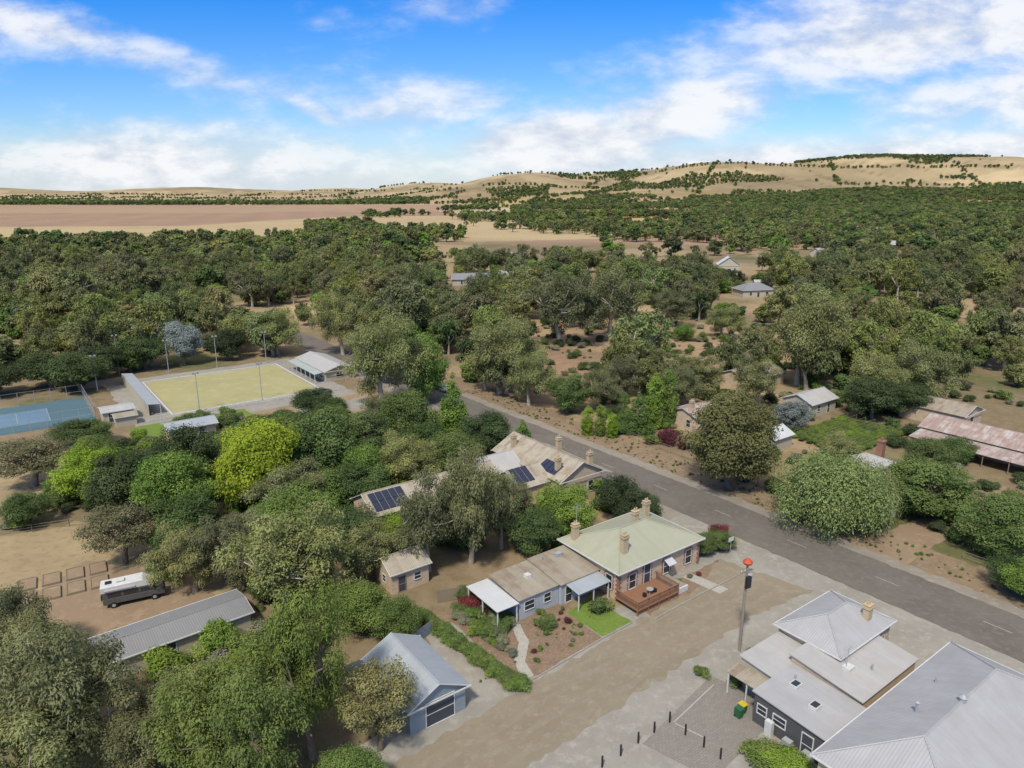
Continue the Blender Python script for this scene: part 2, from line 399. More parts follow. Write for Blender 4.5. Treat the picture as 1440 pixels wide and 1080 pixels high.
near=litter*(1-n1)+dirt*n1; near=near*(1-sst(.5,.68,n2))+gr*sst(.5,.68,n2)
wp=sst(.45,.62,n1); near=near*(1-wp*.75)+(straw*.4+tan*.6)*wp*.75
rx=Xg+Yg*.35; ry=Yg-Xg*.3
ci=np.floor(rx/560+.5*vn(Xg,Yg,900,3)); cj=np.floor(ry/430+.4*vn(Xg,Yg,700,13))
cell=h2(ci,cj,2)[...,None]
far=np.where(cell<.35,straw,np.where(cell<.50,pale,np.where(cell<.70,gold*.95,np.where(cell<.88,pink,greenish))))*(.88+.24*n1)
hh=np.clip(Zg/60,0,1)[...,None]; hill=np.array([.47,.365,.205])*(.55+.75*n3)*(.85+.3*n1)
hcell=np.where(cell<.4,1.0,np.where(cell<.65,.80,np.where(cell<.85,1.12,.90))); hill=hill*hcell
gl=np.abs(fbm(Xg+.3*Yg,Yg*.5,240,77)-.5)[...,None]; hill=hill*(1-.32*np.exp(-(gl/.03)**2))
far=far*(1-hh)+hill*hh
t=sst(640,800,Yg+ (Xg*0.2))[...,None]; col=near*(1-t)+far*t
P1=[(-1900,1010),(-1100,1060),(-505,1110),(-400,1500),(-130,2400),(-160,3000),(-900,3100),(-5200,3100)]
m=inpoly(Xg,Yg,P1); fur=(.5+.5*np.sin((Xg*.9+Yg*.25)/14))[...,None]; col[m]=(pink*(.86+.25*n1+.06*fur)*np.where(Yg[...,None]>2000,1.12,1))[m]
P1b=[(-2600,1900),(-700,1850),(-500,2350),(-3400,2500)]; m=inpoly(Xg,Yg,P1b); col[m]=(pink*.6+straw*.4)[None][0]*np.ones_like(col)[m]
P2=[(-700,740),(-340,800),(-380,1010),(-1200,1010)]; m=inpoly(Xg,Yg,P2); col[m]=np.broadcast_to(straw*1.05,col.shape)[m]
P3=[(40,1650),(400,1650),(560,2150),(60,2150)]; m=inpoly(Xg,Yg,P3); col[m]=np.broadcast_to(np.array([.56,.44,.18]),col.shape)[m]
CLEAR=[(50,244,47,29),(12,190,16,32),(82,226,18,12),(-158,214,24,12),(-430,850,130,75),(150,235,14,9),(-90,300,12,18),(60,305,16,9),(700,1150,60,40),(950,1500,90,50),(1250,2000,150,90),(400,720,34,22)]
for cx,cy,ra,rb in CLEAR:
    d=((Xg-cx)/ra)**2+((Yg-cy)/rb)**2
    w=(1-sst(.8,1.25,d))[...,None]
    cc=(straw if cy>260 else tan*1.06) if cy>205 else np.array([.33,.218,.138]); col=col*(1-w)+cc*(.75+.45*n2)*w
me=bpy.data.meshes.new('ground'); R_,C_=Xg.shape
v=np.stack([Xg,Yg,Zg],-1).reshape(-1,3)
ii=(np.arange(R_-1)[:,None]*C_+np.arange(C_-1)[None,:]).reshape(-1)
q=np.stack([ii,ii+1,ii+C_+1,ii+C_],1)
def fastmesh(me,v,q):
    me.vertices.add(len(v)); me.vertices.foreach_set('co',v.astype(np.float32).ravel())
    me.loops.add(q.size); me.loops.foreach_set('vertex_index',q.astype(np.int32).ravel())
    me.polygons.add(len(q)); me.polygons.foreach_set('loop_start',np.arange(0,q.size,4,dtype=np.int32))
    try: me.polygons.foreach_set('loop_total',np.full(len(q),4,dtype=np.int32))
    except Exception: pass
    me.update(calc_edges=True)
fastmesh(me,v,q)
at=me.color_attributes.new('Col','FLOAT_COLOR','POINT')
at.data.foreach_set('color',np.concatenate([col.reshape(-1,3),np.ones((len(v),1))],1).astype(np.float32).ravel())
m,nt,b=newmat('ground_earth',.95,.05)
ac=nd(nt,'ShaderNodeAttribute',attribute_name='Col').outputs['Color']; p=wpos(nt)
f=noise(nt,p,.35,6,.7); g=noise(nt,p,3.5,3,.75)
cc=mixc(nt,mth(nt,'MULTIPLY',ramp(nt,f,.4,.65),.55),ac,mixc(nt,1.0,ac,(.55,.5,.45),'MULTIPLY'))
cc=mixc(nt,mth(nt,'MULTIPLY',ramp(nt,g,.5,.75),.4),cc,mixc(nt,1.0,ac,(1.4,1.35,1.25),'MULTIPLY'))
nt.links.new(cc,b.inputs['Base Color']); bump(nt,b,g,.5,.1)
me.materials.append(m); me.polygons.foreach_set('use_smooth',[True]*len(me.polygons))
COL.objects.link(bpy.data.objects.new('ground',me))

# ------------------------------------------------------------------ roads and sheets
RC=(48.9,80.3); RA=math.atan2(.795,-.606); rd=(-.606,.795); rn=(.795,.606)
def rp(s,n): return (RC[0]+rd[0]*s+rn[0]*n, RC[1]+rd[1]*s+rn[1]*n)
def strip(name,s0,s1,n0,n1,z,mat,amp=0,seed=1,step=2.0):
    pts=[rp(s0,n0),rp(s0,n1),rp(s1,n1),rp(s1,n0)]
    if amp: pts=ragged(pts,amp,step,seed)
    return sheet(name,pts,z,mat)
strip('verge',-80,150,4,14,.004,'litter',1.2,3)
strip('verge',28,150,-13,-4,.0065,'litter',.8,4)
sheet('dirt_yard',ragged([fr((46,98),0,0),fr((46,98),34,0),fr((46,98),34,16),fr((46,98),-2,14)],1.2,1.5,9),.0085,'litter')
S1=(30.5,81.5); sd=(-.763,-.646); sn=(-.646,.763)
def sp(s,n): return (S1[0]+sd[0]*s+sn[0]*n, S1[1]+sd[1]*s+sn[1]*n)
sheet('gravel_apron',ragged([sp(-10,-30),sp(95,-30),sp(95,7.5),sp(8,7.0),sp(1,8),sp(-2,12),rp(42,-5),rp(-80,-5),rp(-80,-40)],.18,1.0,5),.011,'gravel')
sheet('dirt_road',ragged([sp(-4,-6.5),sp(6,-4.6),sp(95,-4.6),sp(95,3.2),sp(6,3.4),sp(-2,6)],.35,.9,6),.016,'dirtroad')
for k,(n0,n1) in enumerate(((-3.6,-2.9),(-1.7,-1.0),(0.3,.9),(2.0,2.6))):
    sheet('wheel_track',ragged([sp(0,n0),sp(95,n0),sp(95,n1),sp(0,n1)],.18,.7,20+k),.020,'track')
strip('road_shoulder',-85,160,3.8,6.6,.0235,'shoulder',.5,31,1.1)
strip('road_shoulder',30,160,-8.2,-4.4,.0242,'shoulder',.5,32,1.1)
strip('main_road',-90,330,-5.0,4.4,.0275,'asphalt',.17,7,.9)
b=MB()
for k in range(-6,10):
    s=k*12.6
    pts=[rp(s,-.05),rp(s,.05),rp(s+3.0,.05),rp(s+3.0,-.05)]
    b.poly([(x,y,.032) for x,y in reversed(pts)],'line')
b.obj('road_centre_line')
sheet('paving',[(20.5,63.0),(25,59),(23.5,55.5),(17,49.5),(11.8,53.6)],.0262,'paving')
b=MB()
def lineseg(p,q,w=.12,z=.031):
    d=Vector((q[0]-p[0],q[1]-p[1])).normalized(); n=Vector((-d.y,d.x))*w/2
    b.poly([(p[0]-n.x,p[1]-n.y,z),(q[0]-n.x,q[1]-n.y,z),(q[0]+n.x,q[1]+n.y,z),(p[0]+n.x,p[1]+n.y,z)],'line')
lineseg((15.2,56.3),(20.4,61.6)); lineseg((15.3,56.15),(17.6,54.3)); 
b.obj('parking_line')
sheet('lawn',ragged([(6.4,74.4),(9.8,77.6),(13.9,72.6),(10.1,69.6)],.12,.6,2),.020,'lawn')
sheet('garden_bed',ragged([(-7,76),(-3,76),(7,77),(6.3,74.4),(10,69.5),(2,62.6),(0.5,62),(-9,73)],.15,.7,2),.014,'mulch')
sheet('garden_bed',ragged([(14.6,77),(20,80.8),(28,87),(31,84.6),(20,76.2),(16.5,73.2)],.15,.7,8),.0145,'mulch')
b=MB()
def kerb(pts,w,h,m):
    for i in range(len(pts)-1):
        p,q=pts[i],pts[i+1]; d=Vector((q[0]-p[0],q[1]-p[1])).normalized(); n=Vector((-d.y,d.x))*w/2
        Q=[(p[0]-n.x,p[1]-n.y),(q[0]-n.x,q[1]-n.y),(q[0]+n.x,q[1]+n.y),(p[0]+n.x,p[1]+n.y)]
        b.hull([(x,y,0) for x,y in Q],[(x,y,h) for x,y in Q],m)
kerb([(2.2,62.4),(10.1,69.3),(13.9,72.3)],.15,.12,'gravel'); kerb([(16.5,72.9),(20.2,75.9),(31.2,84.3)],.15,.12,'gravel'); b.obj('garden_edging')
sheet('footpath',[(22.0,82.5),(23.4,83.5),(27.2,79.6),(25.8,78.5)],.023,'pebble')
sheet('pebble_path',ragged([(-.2,72.3),(.9,72),(1.9,68.6),(1.4,65.3),(2.2,62.9),(1.1,62),(0.2,65.4),(.7,68.6)],.08,.5,2),.022,'pebble')
sheet('driveway',ragged([(-5.2,61.2),(-10,70),(-7,72.5),(.6,61.5),(-1.5,59.4),(-3.4,57.4)],.15,.6,3),.018,'gravel')
sheet('paddock',ragged([(-75,73),(-40,70),(-34,82),(-46,96),(-66,98),(-85,90)],1.0,1.8,3),.0055,'straw')
sheet('paddock',ragged([(-100,110),(-70,100),(-66,125),(-78,132),(-95,130)],1.0,1.8,4),.005,'straw')
sheet('dirt_yard',ragged([(-60,72),(-38,66),(-33,75),(-42,84),(-58,86)],.8,1.5,4),.0095,'reddirt')
sheet('dirt_track',ragged([(51.3,84.6),(46.4,91),(51.4,93.4),(66,102),(80,115),(84,112),(73,101),(55.6,87.9)],.3,1.3,14),.0135,'reddirt')
E=empty('vegetable_beds',-57,79,math.radians(32)); b=MB()
for i in range(4):
    for j in range(2):
        x=i*2.6-4;y=j*4-2
        for (x0,y0,x1,y1) in ((x,y,x+2,y+.12),(x,y+3,x+2,y+3.12),(x,y+.12,x+.12,y+3),(x+1.88,y+.12,x+2,y+3)): b.box(x0,y0,0,x1,y1,.3,'oldwood')
        b.box(x+.12,y+.12,0,x+1.88,y+3,.22,'reddirt')
b.obj('bed_frames',E)
GO=(-76,153)
sheet('green_surround',ragged(rect(GO,-9,-9,40,40),.5,2,3),.0075,'gravel')
sheet('grass_bank',ragged(rect(GO,-10,-16,14,-5),.4,1.5,4),.0125,'lawn')
sheet('bowling_green',rect(GO,0,0,34,34),.04,'green')
b=MB()
for (a0,b0,a1,b1) in ((-.7,-.7,34.7,-.4),(-.7,34.4,34.7,34.7),(-.7,-.4,-.4,34.4),(34.4,-.4,34.7,34.4)):
    pts=rect(GO,a0,b0,a1,b1); b.hull([(x,y,0) for x,y in pts],[(x,y,.2) for x,y in pts],'white')
b.obj('green_kerb')
sheet('car_park',ragged(rect((-40,153),-6,0,12,9),.5,1.5,9),.0155,'gravel')
CO=(-122,128)
sheet('court_surround',rect(CO,-2,-2,37,21),.0165,'courtgreen'); sheet('tennis_court',rect(CO,5,4,29,15),.0225,'court')
b=MB()
for (a0,b0,a1,b1) in ((5,4,29,4.1),(5,14.9,29,15),(5,4.1,5.1,14.9),(28.9,4.1,29,14.9),(5.1,5.4,28.9,5.5),(5.1,13.5,28.9,13.6),(11,5.5,11.1,13.5),(23,5.5,23.1,13.5),(11.1,9.5,23,9.6)):
    b.poly([(x,y,.03) for x,y in rect(CO,a0,b0,a1,b1)],'line')
b.obj('court_lines')
def fence(name,pts,h,step=3.0,rails=2,mat='steel',solid=None,pr=.05):
    b=MB()
    for i in range(len(pts)-1):
        p,q=pts[i],pts[i+1]; L=math.dist(p,q); n=max(1,int(L/step))
        for j in range(n+1):
            t=j/n; x=p[0]+(q[0]-p[0])*t;y=p[1]+(q[1]-p[1])*t
            b.tube((x,y,0),(x,y,h),pr,pr,mat,5)
        for r in range(rails):
            z=h*(r+1)/rails-.05; b.tube((p[0],p[1],z),(q[0],q[1],z),.03,.03,mat,4)
        if solid:
            d=Vector((q[0]-p[0],q[1]-p[1])).normalized(); n_=Vector((-d.y,d.x))*.02
            b.hull([(p[0]-n_.x,p[1]-n_.y,.05),(q[0]-n_.x,q[1]-n_.y,.05),(q[0]+n_.x,q[1]+n_.y,.05),(p[0]+n_.x,p[1]+n_.y,.05)],
                   [(p[0]-n_.x,p[1]-n_.y,h-.1),(q[0]-n_.x,q[1]-n_.y,h-.1),(q[0]+n_.x,q[1]+n_.y,h-.1),(p[0]+n_.x,p[1]+n_.y,h-.1)],solid)
    return b.obj(name)
R0=rect(CO,-2,-2,37,21); fence('court_fence',R0+[R0[0]],3.2,3,2)
R1=rect(GO,-6,-3,38,-3)
fence('picket_fence',[R1[0],R1[1]],1.2,2.5,2,'white')
fence('timber_fence',[fr(GO,-14,36),fr(GO,-4,36)],1.9,2.4,2,'oldwood','oldwood')
fence('timber_fence',[(-70,68),(-62,73),(-47,69)],1.3,3,3,'oldwood')
fence('timber_fence',[(2.0,78.5),(-4,78),(-9,76.5)],1.7,2.2,2,'oldwood','oldwood')
fence('wire_fence',[(-88,88),(-66,97),(-48,95)],1.2,4,3,'oldwood')
fence('timber_fence',[rp(30,14),rp(60,14),rp(60,28)],1.5,2.5,3,'oldwood')
fence('timber_fence',[(-17,62.5),(-12,66.5),(-9,70.5)],1.6,2.2,2,'oldwood','bluewall')
fence('wire_fence',[rp(-22,14),rp(-2,14)],1.2,3,3,'oldwood')

# ------------------------------------------------------------------ buildings
H=building('stone_house',12.9,77.0,15,10.5,4.0,'hip',2.0,'stone','roof_green',.45,
  [('S',2.4,.9,1.1,1.9),('S',5.0,.75,1.1,2.6,'door_grey'),('S',8.6,.9,1.1,1.9),('S',12.8,.9,1.1,1.9),('W',1.6,1,1,1.8),('E',3,1,1,1.8),('E',7,1,1,1.8)],
  [(2.8,2.0,4.6,2.5),(8.4,5.6,5.3,2.1),(12.2,7.2,5.0,2.2),(.9,9.0,4.1,2.3)],quoin='brick')
b=MB()
b.box(-.6,-3.9,.65,6.6,-.05,.8,'timber')
for x in (-.5,1.3,3.1,4.9,6.5):
    b.box(x-.07,-3.85,0,x+.07,-3.71,1.9,'timber')
for i in range(44):
    x=-.5+i*.163; b.box(x,-3.82,.85,x+.05,-3.77,1.75,'timber')
for i in range(22):
    y=-3.7+i*.163; b.box(-.52,y,.85,-.47,y+.05,1.75,'timber'); b.box(6.47,y,.85,6.52,y+.05,1.75,'timber')
b.box(-.58,-3.9,1.78,6.6,-3.72,1.86,'timber'); b.box(-.58,-3.72,1.78,-.42,-.1,1.86,'timber'); b.box(6.42,-3.72,1.78,6.6,-.1,1.86,'timber')
b.box(-.5,-3.7,0,6.5,-3.6,.65,'timber'); b.box(6.6,-3.5,0,8.8,-3.3,.7,'white'); b.box(6.6,-3.3,.5,8.8,-.1,.65,'gravel')
b.obj('deck',H)
b=MB(); b.tube((3.2,-2.2,.8),(3.2,-2.2,1.5),.04,.04,'white',6); b.tube((3.2,-2.2,1.5),(3.2,-2.2,1.54),.45,.45,'steel',12)
for dx,dy in((-.9,0),(.9,0)): b.box(3.2+dx-.2,-2.2+dy-.2,1.2,3.2+dx+.2,-2.2+dy+.2,1.26,'black'); b.box(3.2+dx-.18,-2.2+dy-.18,.8,3.2+dx+.18,-2.2+dy+.18,1.2,'black')
b.obj('deck_furniture',H)
b=MB(); q=[(7.9,-.1,3.0),(9.3,-.1,3.0),(9.3,-1.1,2.45),(7.9,-1.1,2.45)]; b.hull(q,[(x,y,z+.06) for x,y,z in q],'roof_white'); b.obj('window_awning',H)
verandah(H,15.5,1.5,17.3,8.5,(2.9,2.6,2.6,2.9),'roof_light',[(17.1,1.8,2.6),(17.1,5,2.6),(17.1,8.2,2.6)])
for (x,y,W,D,c,rm,wl,wn) in ((-6.2,3.4,6.15,6.2,(2.7,2.7,3.3,3.3),'roof_tan','boards',[('S',1.2,.1,.95,2.05,'glass'),('S',3.4,1,1.2,1.1)]),
                       (-12.2,3.8,5.9,5.8,(2.6,2.6,3.1,3.1),'roof_tan','boards',[('S',1.5,1,1.4,1.1),('S',4.2,1,1.0,1.1),('W',2.5,1,1,1.1)])):
    building('annex',x,y,W,D,0,'skillion',0,wl,rm,.25,wn,corner=c,parent=H)
b=MB(); b.box(-9,6.5,2.95,-8.3,7.2,3.4,'white'); b.box(-3,8.0,3.2,-2.1,8.6,3.7,'steel'); b.tube((-5,8.6,3.2),(-5,8.6,4.0),.08,.08,'steel',6); b.obj('roof_vents',H)
verandah(H,-5.6,.9,-.35,3.3,(2.3,2.3,2.6,2.6),'roof_blue',[(-5.4,1.1,2.3),(-3,1.1,2.3),(-.6,1.1,2.3)])
verandah(H,-15.6,3.4,-12.5,9.8,(2.5,2.5,2.7,2.7),'roof_white',[(-15.4,3.6,2.5),(-12.7,3.6,2.5),(-15.4,6.6,2.5),(-15.4,9.6,2.6)])
b=MB(); b.tube((1.5,9.5,4),(1.5,9.5,8.6),.03,.03,'steel',5)
for k,zz in enumerate((8.5,8.2)): b.tube((.8,9.5,zz),(2.2,9.5,zz),.02,.02,'steel',4)
for k in range(6): b.tube((.8+k*.28,9.2,8.5),(.8+k*.28,9.8,8.5),.015,.015,'steel',4)
b.obj('tv_antenna',H)
G=building('garage',-9.3,54.6,6.0,9.0,2.9,'gy',1.5,'bluewall','roof_blue',.35,[('S',3.2,.05,3.0,2.5,'door_grey'),('E',3,1.2,1.0,.9),('W',5,1.2,1.0,.9)])
building('long_shed',-43.2,60.0,17.5,5.4,2.4,'gx',.55,'creamwall','roof_slate',.3,[('S',4,.9,1,1),('S',9,.05,1,2,'door_grey')],yaw=math.radians(39))
building('garden_shed',-14.8,78.2,5.2,4.4,3.0,'gx',1.2,'stone','roof_cream',.3,[('S',1.4,.1,.9,2.0,'door_grey','oldwood'),('S',3.6,1.1,.9,.9),('W',2,1,.8,.9)])
building('stone_cottage',32.2,60.7,10.2,6.6,4.2,'hip',1.5,'stone','roof_grey',.4,
  [('S',6.0,1,1,1.7),('S',8.6,1,1,1.7),('E',1.8,1,1,1.7),('E',4.8,1,1,1.7),('W',4,1,.9,1.5)],[(7.4,1.2,4.4,1.9)],quoin='cream_brick')
F=building('flat_roof_extension',26.8,50.9,6.3,7.0,0,'skillion',0,'charcoal','roof_grey',.2,[('W',1.5,.1,1,2.1,'door_grey'),('W',4.3,1.3,1.2,.9),('W',6.1,1.3,.9,.9)],corner=(2.8,2.8,3.2,3.2))
building('rear_section',6.75,0.4,10.3,7.2,0,'skillion',0,'stone','roof_light',.2,[('E',3,.9,1,1.4)],corner=(3.1,3.1,3.9,3.9),parent=F)
b=MB()
for (x,y) in ((3.2,4.8),(2.2,2.2)):
    z=2.95+y*.057; b.box(x,y,z-.1,x+1.0,y+.8,z+.3,'white'); b.box(x+.1,y+.1,z+.3,x+.9,y+.7,z+.34,'glass')
b.box(9.2,3.0,3.3,10.2,3.8,3.85,'white'); b.box(13,5,3.5,14.2,5.9,4.2,'steel'); b.tube((11.5,2,3.2),(11.5,2,4.1),.1,.1,'steel',7); b.tube((4.6,5.8,3),(4.6,5.8,3.7),.1,.1,'steel',7)
b.tube((9.5,3.5,3.2),(9.5,3.5,5.9),.03,.03,'steel',5); b.tube((8.8,3.5,5.8),(10.2,3.5,5.8),.02,.02,'steel',4)
for k in range(5): b.tube((8.9+k*.3,3.2,5.8),(8.9+k*.3,3.8,5.8),.015,.015,'steel',4)
b.box(-.9,.6,0,-.25,1.5,1.0,'steel'); b.box(-.9,2.6,0,-.3,3.4,1.0,'steel'); b.box(-.7,4.6,0,-.25,5.3,1.6,'white')
b.obj('roof_fittings',F)
F2=building('side_wing',25.9,57.9,7.2,4.8,0,'skillion',0,'creamwall','roof_light',.2,[('W',1.4,.1,.9,2,'door_grey'),('W',3.4,1.1,1,1)],corner=(2.8,2.8,3.2,3.2))
verandah(F2,-2.2,.4,-.25,4.9,(2.3,2.6,2.6,2.3),'roof_tan',[(-2.1,.5,2.3),(-2.1,2.6,2.3),(-2.1,4.7,2.3)])
HO=fr((24.6,48.0),0,-11.0)
HA=building('stone_hall',HO[0],HO[1],24.2,10.6,4.4,'hip',2.6,'stone','roof_grey',.45,
  [('S',4,1,1.1,1.9),('S',8,1,1.1,1.9),('S',12,1,1.1,1.9),('S',16,1,1.1,1.9),('S',20,1,1.1,1.9),('W',3,1,1,1.8),('W',7,1,1,1.8)],quoin='cream_brick')
b=MB(); b.tube((9,7.5,5.4),(9,7.5,6.9),.12,.12,'steel',8); b.tube((9,7.5,6.9),(9,7.5,7.05),.22,.05,'steel',8); b.tube((15,8.5,5.0),(15,8.5,6.0),.07,.07,'steel',6)
b.tube((12.1,5.3,7.0),(12.1,5.3,7.35),.3,.3,'steel',10); b.tube((12.1,5.3,7.35),(12.1,5.3,7.6),.38,.1,'steel',10); b.obj('roof_vents',HA)
I=building('old_inn',7.6,104.2,9,18,4.2,'gy',2.3,'stone','roof_cream',.4,[('E',2,1,1,1.8),('E',6,1,1,1.8),('E',10,.1,1.1,2.4),('E',14,1,1,1.8),('S',2.5,1,1,1.8),('S',6.5,1,1,1.8)],[(1.6,2.5,4.6,2.4),(7.2,9,4.8,2.6),(2,15,4.8,2.4),(7,.9,4.8,2.4)])
building('rear_wing',-6.2,2.5,6.1,6.5,3.8,'gx',1.8,'stone','roof_cream',.3,parent=I)
building('rear_wing',-7.4,9.8,7.3,6.5,3.8,'gx',1.8,'stone','roof_light',.3,parent=I)
verandah(I,9.45,0,12.0,18,(3.6,2.7,2.7,3.6),'roof_cream',[(11.8,k*2.9+.2,2.7) for k in range(7)])
b=MB()
for i in range(3):
    for j in range(2):
        x0=-6+i*1.15; y0=3.0+j*1.4; z=3.8+ (y0-2.5)/3.25*1.8
        z1=3.8+(y0+1.3-2.5)/3.25*1.8
        q=[(x0,y0,z+.1),(x0+1.05,y0,z+.1),(x0+1.05,y0+1.3,z1+.1),(x0,y0+1.3,z1+.1)]; b.hull(q,[(a,c,d+.05) for a,c,d in q],'solar')
for i in range(4):
    y0=2+i*1.1
    q=[(.4,y0,4.2+.4/4.5*2.3+.1),(2.4,y0,4.2+2.4/4.5*2.3+.1),(2.4,y0+1.0,4.2+2.4/4.5*2.3+.1),(.4,y0+1.0,4.2+.4/4.5*2.3+.1)]; b.hull(q,[(a,c,d+.05) for a,c,d in q],'solar')
b.obj('solar_panels',I)
W=building('stable_wing',-19.3,92.0,22,7.2,4.3,'gx',1.9,'stone','roof_cream',.35,[('W',2,1.2,.9,1.3),('W',5.2,1.2,.9,1.3),('S',3,1.2,.9,1.3),('S',7,.1,1.2,2.2,'door_grey')])
b=MB()
for i in range(5):
    for j in range(2):
        x0=.4+i*1.08; y0=.2+j*1.55
        f_=lambda y: 4.3+y/3.6*1.9+.1
        q=[(x0,y0,f_(y0)),(x0+1.0,y0,f_(y0)),(x0+1.0,y0+1.45,f_(y0+1.45)),(x0,y0+1.45,f_(y0+1.45))]; b.hull(q,[(a,c,d+.05) for a,c,d in q],'solar')
b.obj('solar_panels',W)
C=building('bowling_clubhouse',-49,181,8,20,3.0,'gy',1.2,'creamwall','roof_light',.6,[('W',3,.8,2,1.3),('W',8,.8,2,1.3),('W',13,.1,1.8,2.1),('S',4,1,2,1.2)])
verandah(C,-3.0,0,-.65,20,(2.4,2.7,2.7,2.4),'roof_sage',[(-2.9,k*3.3+.1,2.4) for k in range(7)])
C=building('club_pavilion',-68,134,8.7,5,2.7,'gx',.7,'creamwall','roof_blue',.5,[('S',2,.9,1.6,1.1),('S',6,.1,1,2,'door_grey')])
building('toilet_block',-88,146,6,5,2.5,'gx',.5,'creamwall','roof_light',.3,[('S',1.5,.1,.9,2,'door_grey'),('S',4,1.5,1,.5)])
building('pump_shed',-84,143.5,4,3,2.2,'gx',.4,'creamwall','roof_tan',.3)
E=empty('spectator_shelter',-81,151.5)
verandah(E,0,0,2.6,35,(2.6,2.3,2.3,2.6),'roof_blue',[(2.5,k*3.5+.1,2.3) for k in range(11)])
b=MB(); b.box(.05,.1,0,.15,34.9,2.45,'creamwall'); b.box(.5,.3,.4,.95,34.7,.48,'oldwood')
for k in range(18): b.box(.6,.5+k*2,0,.8,.6+k*2,.4,'oldwood')
b.obj('back_wall_and_bench',E)
building('brown_roof_cottage',38.5,138.5,8,9,3.2,'gx',1.6,'stone','roof_rust',.4,[('W',3,1,1,1.5),('S',3,1,1,1.5)],[(2,4,4.2,1.8)])
building('grey_farm_shed',58,170,16,9,3.4,'gx',1.8,'stone','roof_tan',.4,[('S',4,1,1,1.4),('S',11,.1,2.4,2.4,'door_grey')])
building('grey_farm_shed',66,150,10,7,3.2,'gx',1.5,'creamwall','roof_light',.4,[('S',3,1,1,1.3),('S',7,.1,1,2.1,'door_grey')])
RB=building('rusty_barn',97,113.5,9,26,3.4,'gy',1.7,'stone','roof_rust',.5,[('W',4,.1,2,2.4,'door_grey'),('W',10,1,1,1.2),('W',16,1,1,1.2)])
verandah(RB,-5.4,0,-.55,26,(2.3,2.9,2.9,2.3),'roof_rust',[(-5.2,k*4.2+.3,2.3) for k in range(7)],'oldwood')
building('stone_barn',94,141,9,13,3.3,'gy',1.5,'stone','roof_tan',.4,[('W',3,1,1,1.2),('S',4,.1,1.6,2.3,'door_grey')])
K=building('garden_cottage',61,112,6.5,6.5,3.0,'hip',1.3,'stone','roof_light',.4,[('W',3,1,1,1.4),('S',3,1,1,1.4)])
b=MB(); b.box(7.2,2.4,0,8.3,3.5,5.6,'brick'); b.box(7.1,2.3,5.6,8.4,3.6,5.8,'brick'); b.tube((7.75,2.95,5.8),(7.75,2.95,6.3),.2,.2,'brick',8); b.obj('chimney',K)
building('white_cottage',50,128,6,5,2.8,'gx',1.2,'creamwall','roof_white',.3,[('W',2,1,1,1.2)])
b=MB(); b.tube((0,0,0),(0,0,2.6),1.8,1.8,'steel',18); b.tube((0,0,2.6),(0,0,3.0),1.85,.2,'steel',18); b.obj('rainwater_tank',loc=(103,109,0))
b=MB(); b.tube((0,0,0),(0,0,2.2),1.3,1.3,'steel',16); b.tube((0,0,2.2),(0,0,2.5),1.35,.2,'steel',16); b.obj('rainwater_tank',loc=(112,142,0))
FH=[('white_farmhouse',-32,383,20,9,3.8,'gx',2.4,'roof_slate',8),('white_farmhouse',-8,402,12,8,3.5,'gx',2.4,'roof_light',-14),('white_farmhouse',130,452,13,10,5.0,'gy',4.5,'roof_white',-10),
 ('grey_farmhouse',110,338,16,10,3.8,'hip',2.6,'roof_slate',12),('grey_farmhouse',121,352,12,9,3.8,'gx',2.6,'roof_light',-5),('white_farmhouse',2,520,12,8,4,'gx',2.8,'roof_light',36),
 ('white_farmhouse',240,560,16,9,4,'gx',2.8,'roof_light',36),('grey_farmhouse',105,470,14,9,4,'gx',2.8,'roof_blue',11),('grey_farmhouse',330,640,18,10,4,'gx',3,'roof_light',23),
 ('white_farmhouse',430,860,20,12,5,'gx',3.5,'roof_white',15),('white_farmhouse',980,1900,30,16,7,'gx',5,'roof_light',5)]
for nme,x,y,W_,D_,h_,rf,ri_,rm,yd in FH:
    building(nme,x,y,W_,D_,h_,rf,ri_,'creamwall',rm,.6,[('S',W_*.25,1,1.2,1.5),('S',W_*.5,.1,1.2,2.2),('S',W_*.78,1,1.2,1.5)],yaw=math.radians(yd))

# ------------------------------------------------------------------ street furniture
b=MB(); b.tube((0,0,0),(.0,0,10.6),.17,.12,'pole',9)
b.box(-.9,-.06,9.6,.9,.06,9.75,'pole')
for x in (-.8,-.3,.3,.8): b.tube((x,0,9.75),(x,0,9.95),.05,.04,'white',6)
b.tube((.45,0,8.0),(.45,0,9.2),.32,.32,'steel',10); b.tube((.45,0,9.2),(.45,0,9.3),.34,.2,'steel',10); b.box(-.35,-.5,7.9,.25,-.2,9.2,'black')
b.tube((0,0,10.5),(0,0,10.75),.42,.55,'orange',10); b.tube((0,0,10.75),(0,0,11.1),.55,.18,'orange',10)
b.obj('power_pole',loc=(24.7,67.1,0),rz=.5)
def lightpole(x,y,h,lamp=True,mat='steel',name='floodlight_pole'):
    b=MB(); b.tube((0,0,0),(0,0,h),.12,.07,mat,7)
    if lamp: b.box(-.7,-.05,h-.1,.7,.05,h,mat); b.box(-.7,-.25,h,-.25,.1,h+.35,'steel'); b.box(.25,-.25,h,.7,.1,h+.35,'steel')
    b.obj(name,loc=(x,y,0),rz=YAW)
for x,y in ((-95,191),(-84,197),(-71,154.5),(-60,164),(-72,203),(-104,172)): lightpole(x,y,9)
lightpole(-107,188,11,True,'pole','power_pole')
b=MB(); b.tube((0,0,0),(0,0,4.6),.07,.05,'steel',7); b.tube((0,0,4.6),(.7,0,4.8),.04,.04,'steel',6); b.box(.5,-.12,4.74,1.0,.12,4.86,'white'); b.box(-.02,-.02,3.2,.02,.6,3.6,'white')
b.obj('street_lamp',loc=(54.9,94.5,0),rz=3.4)
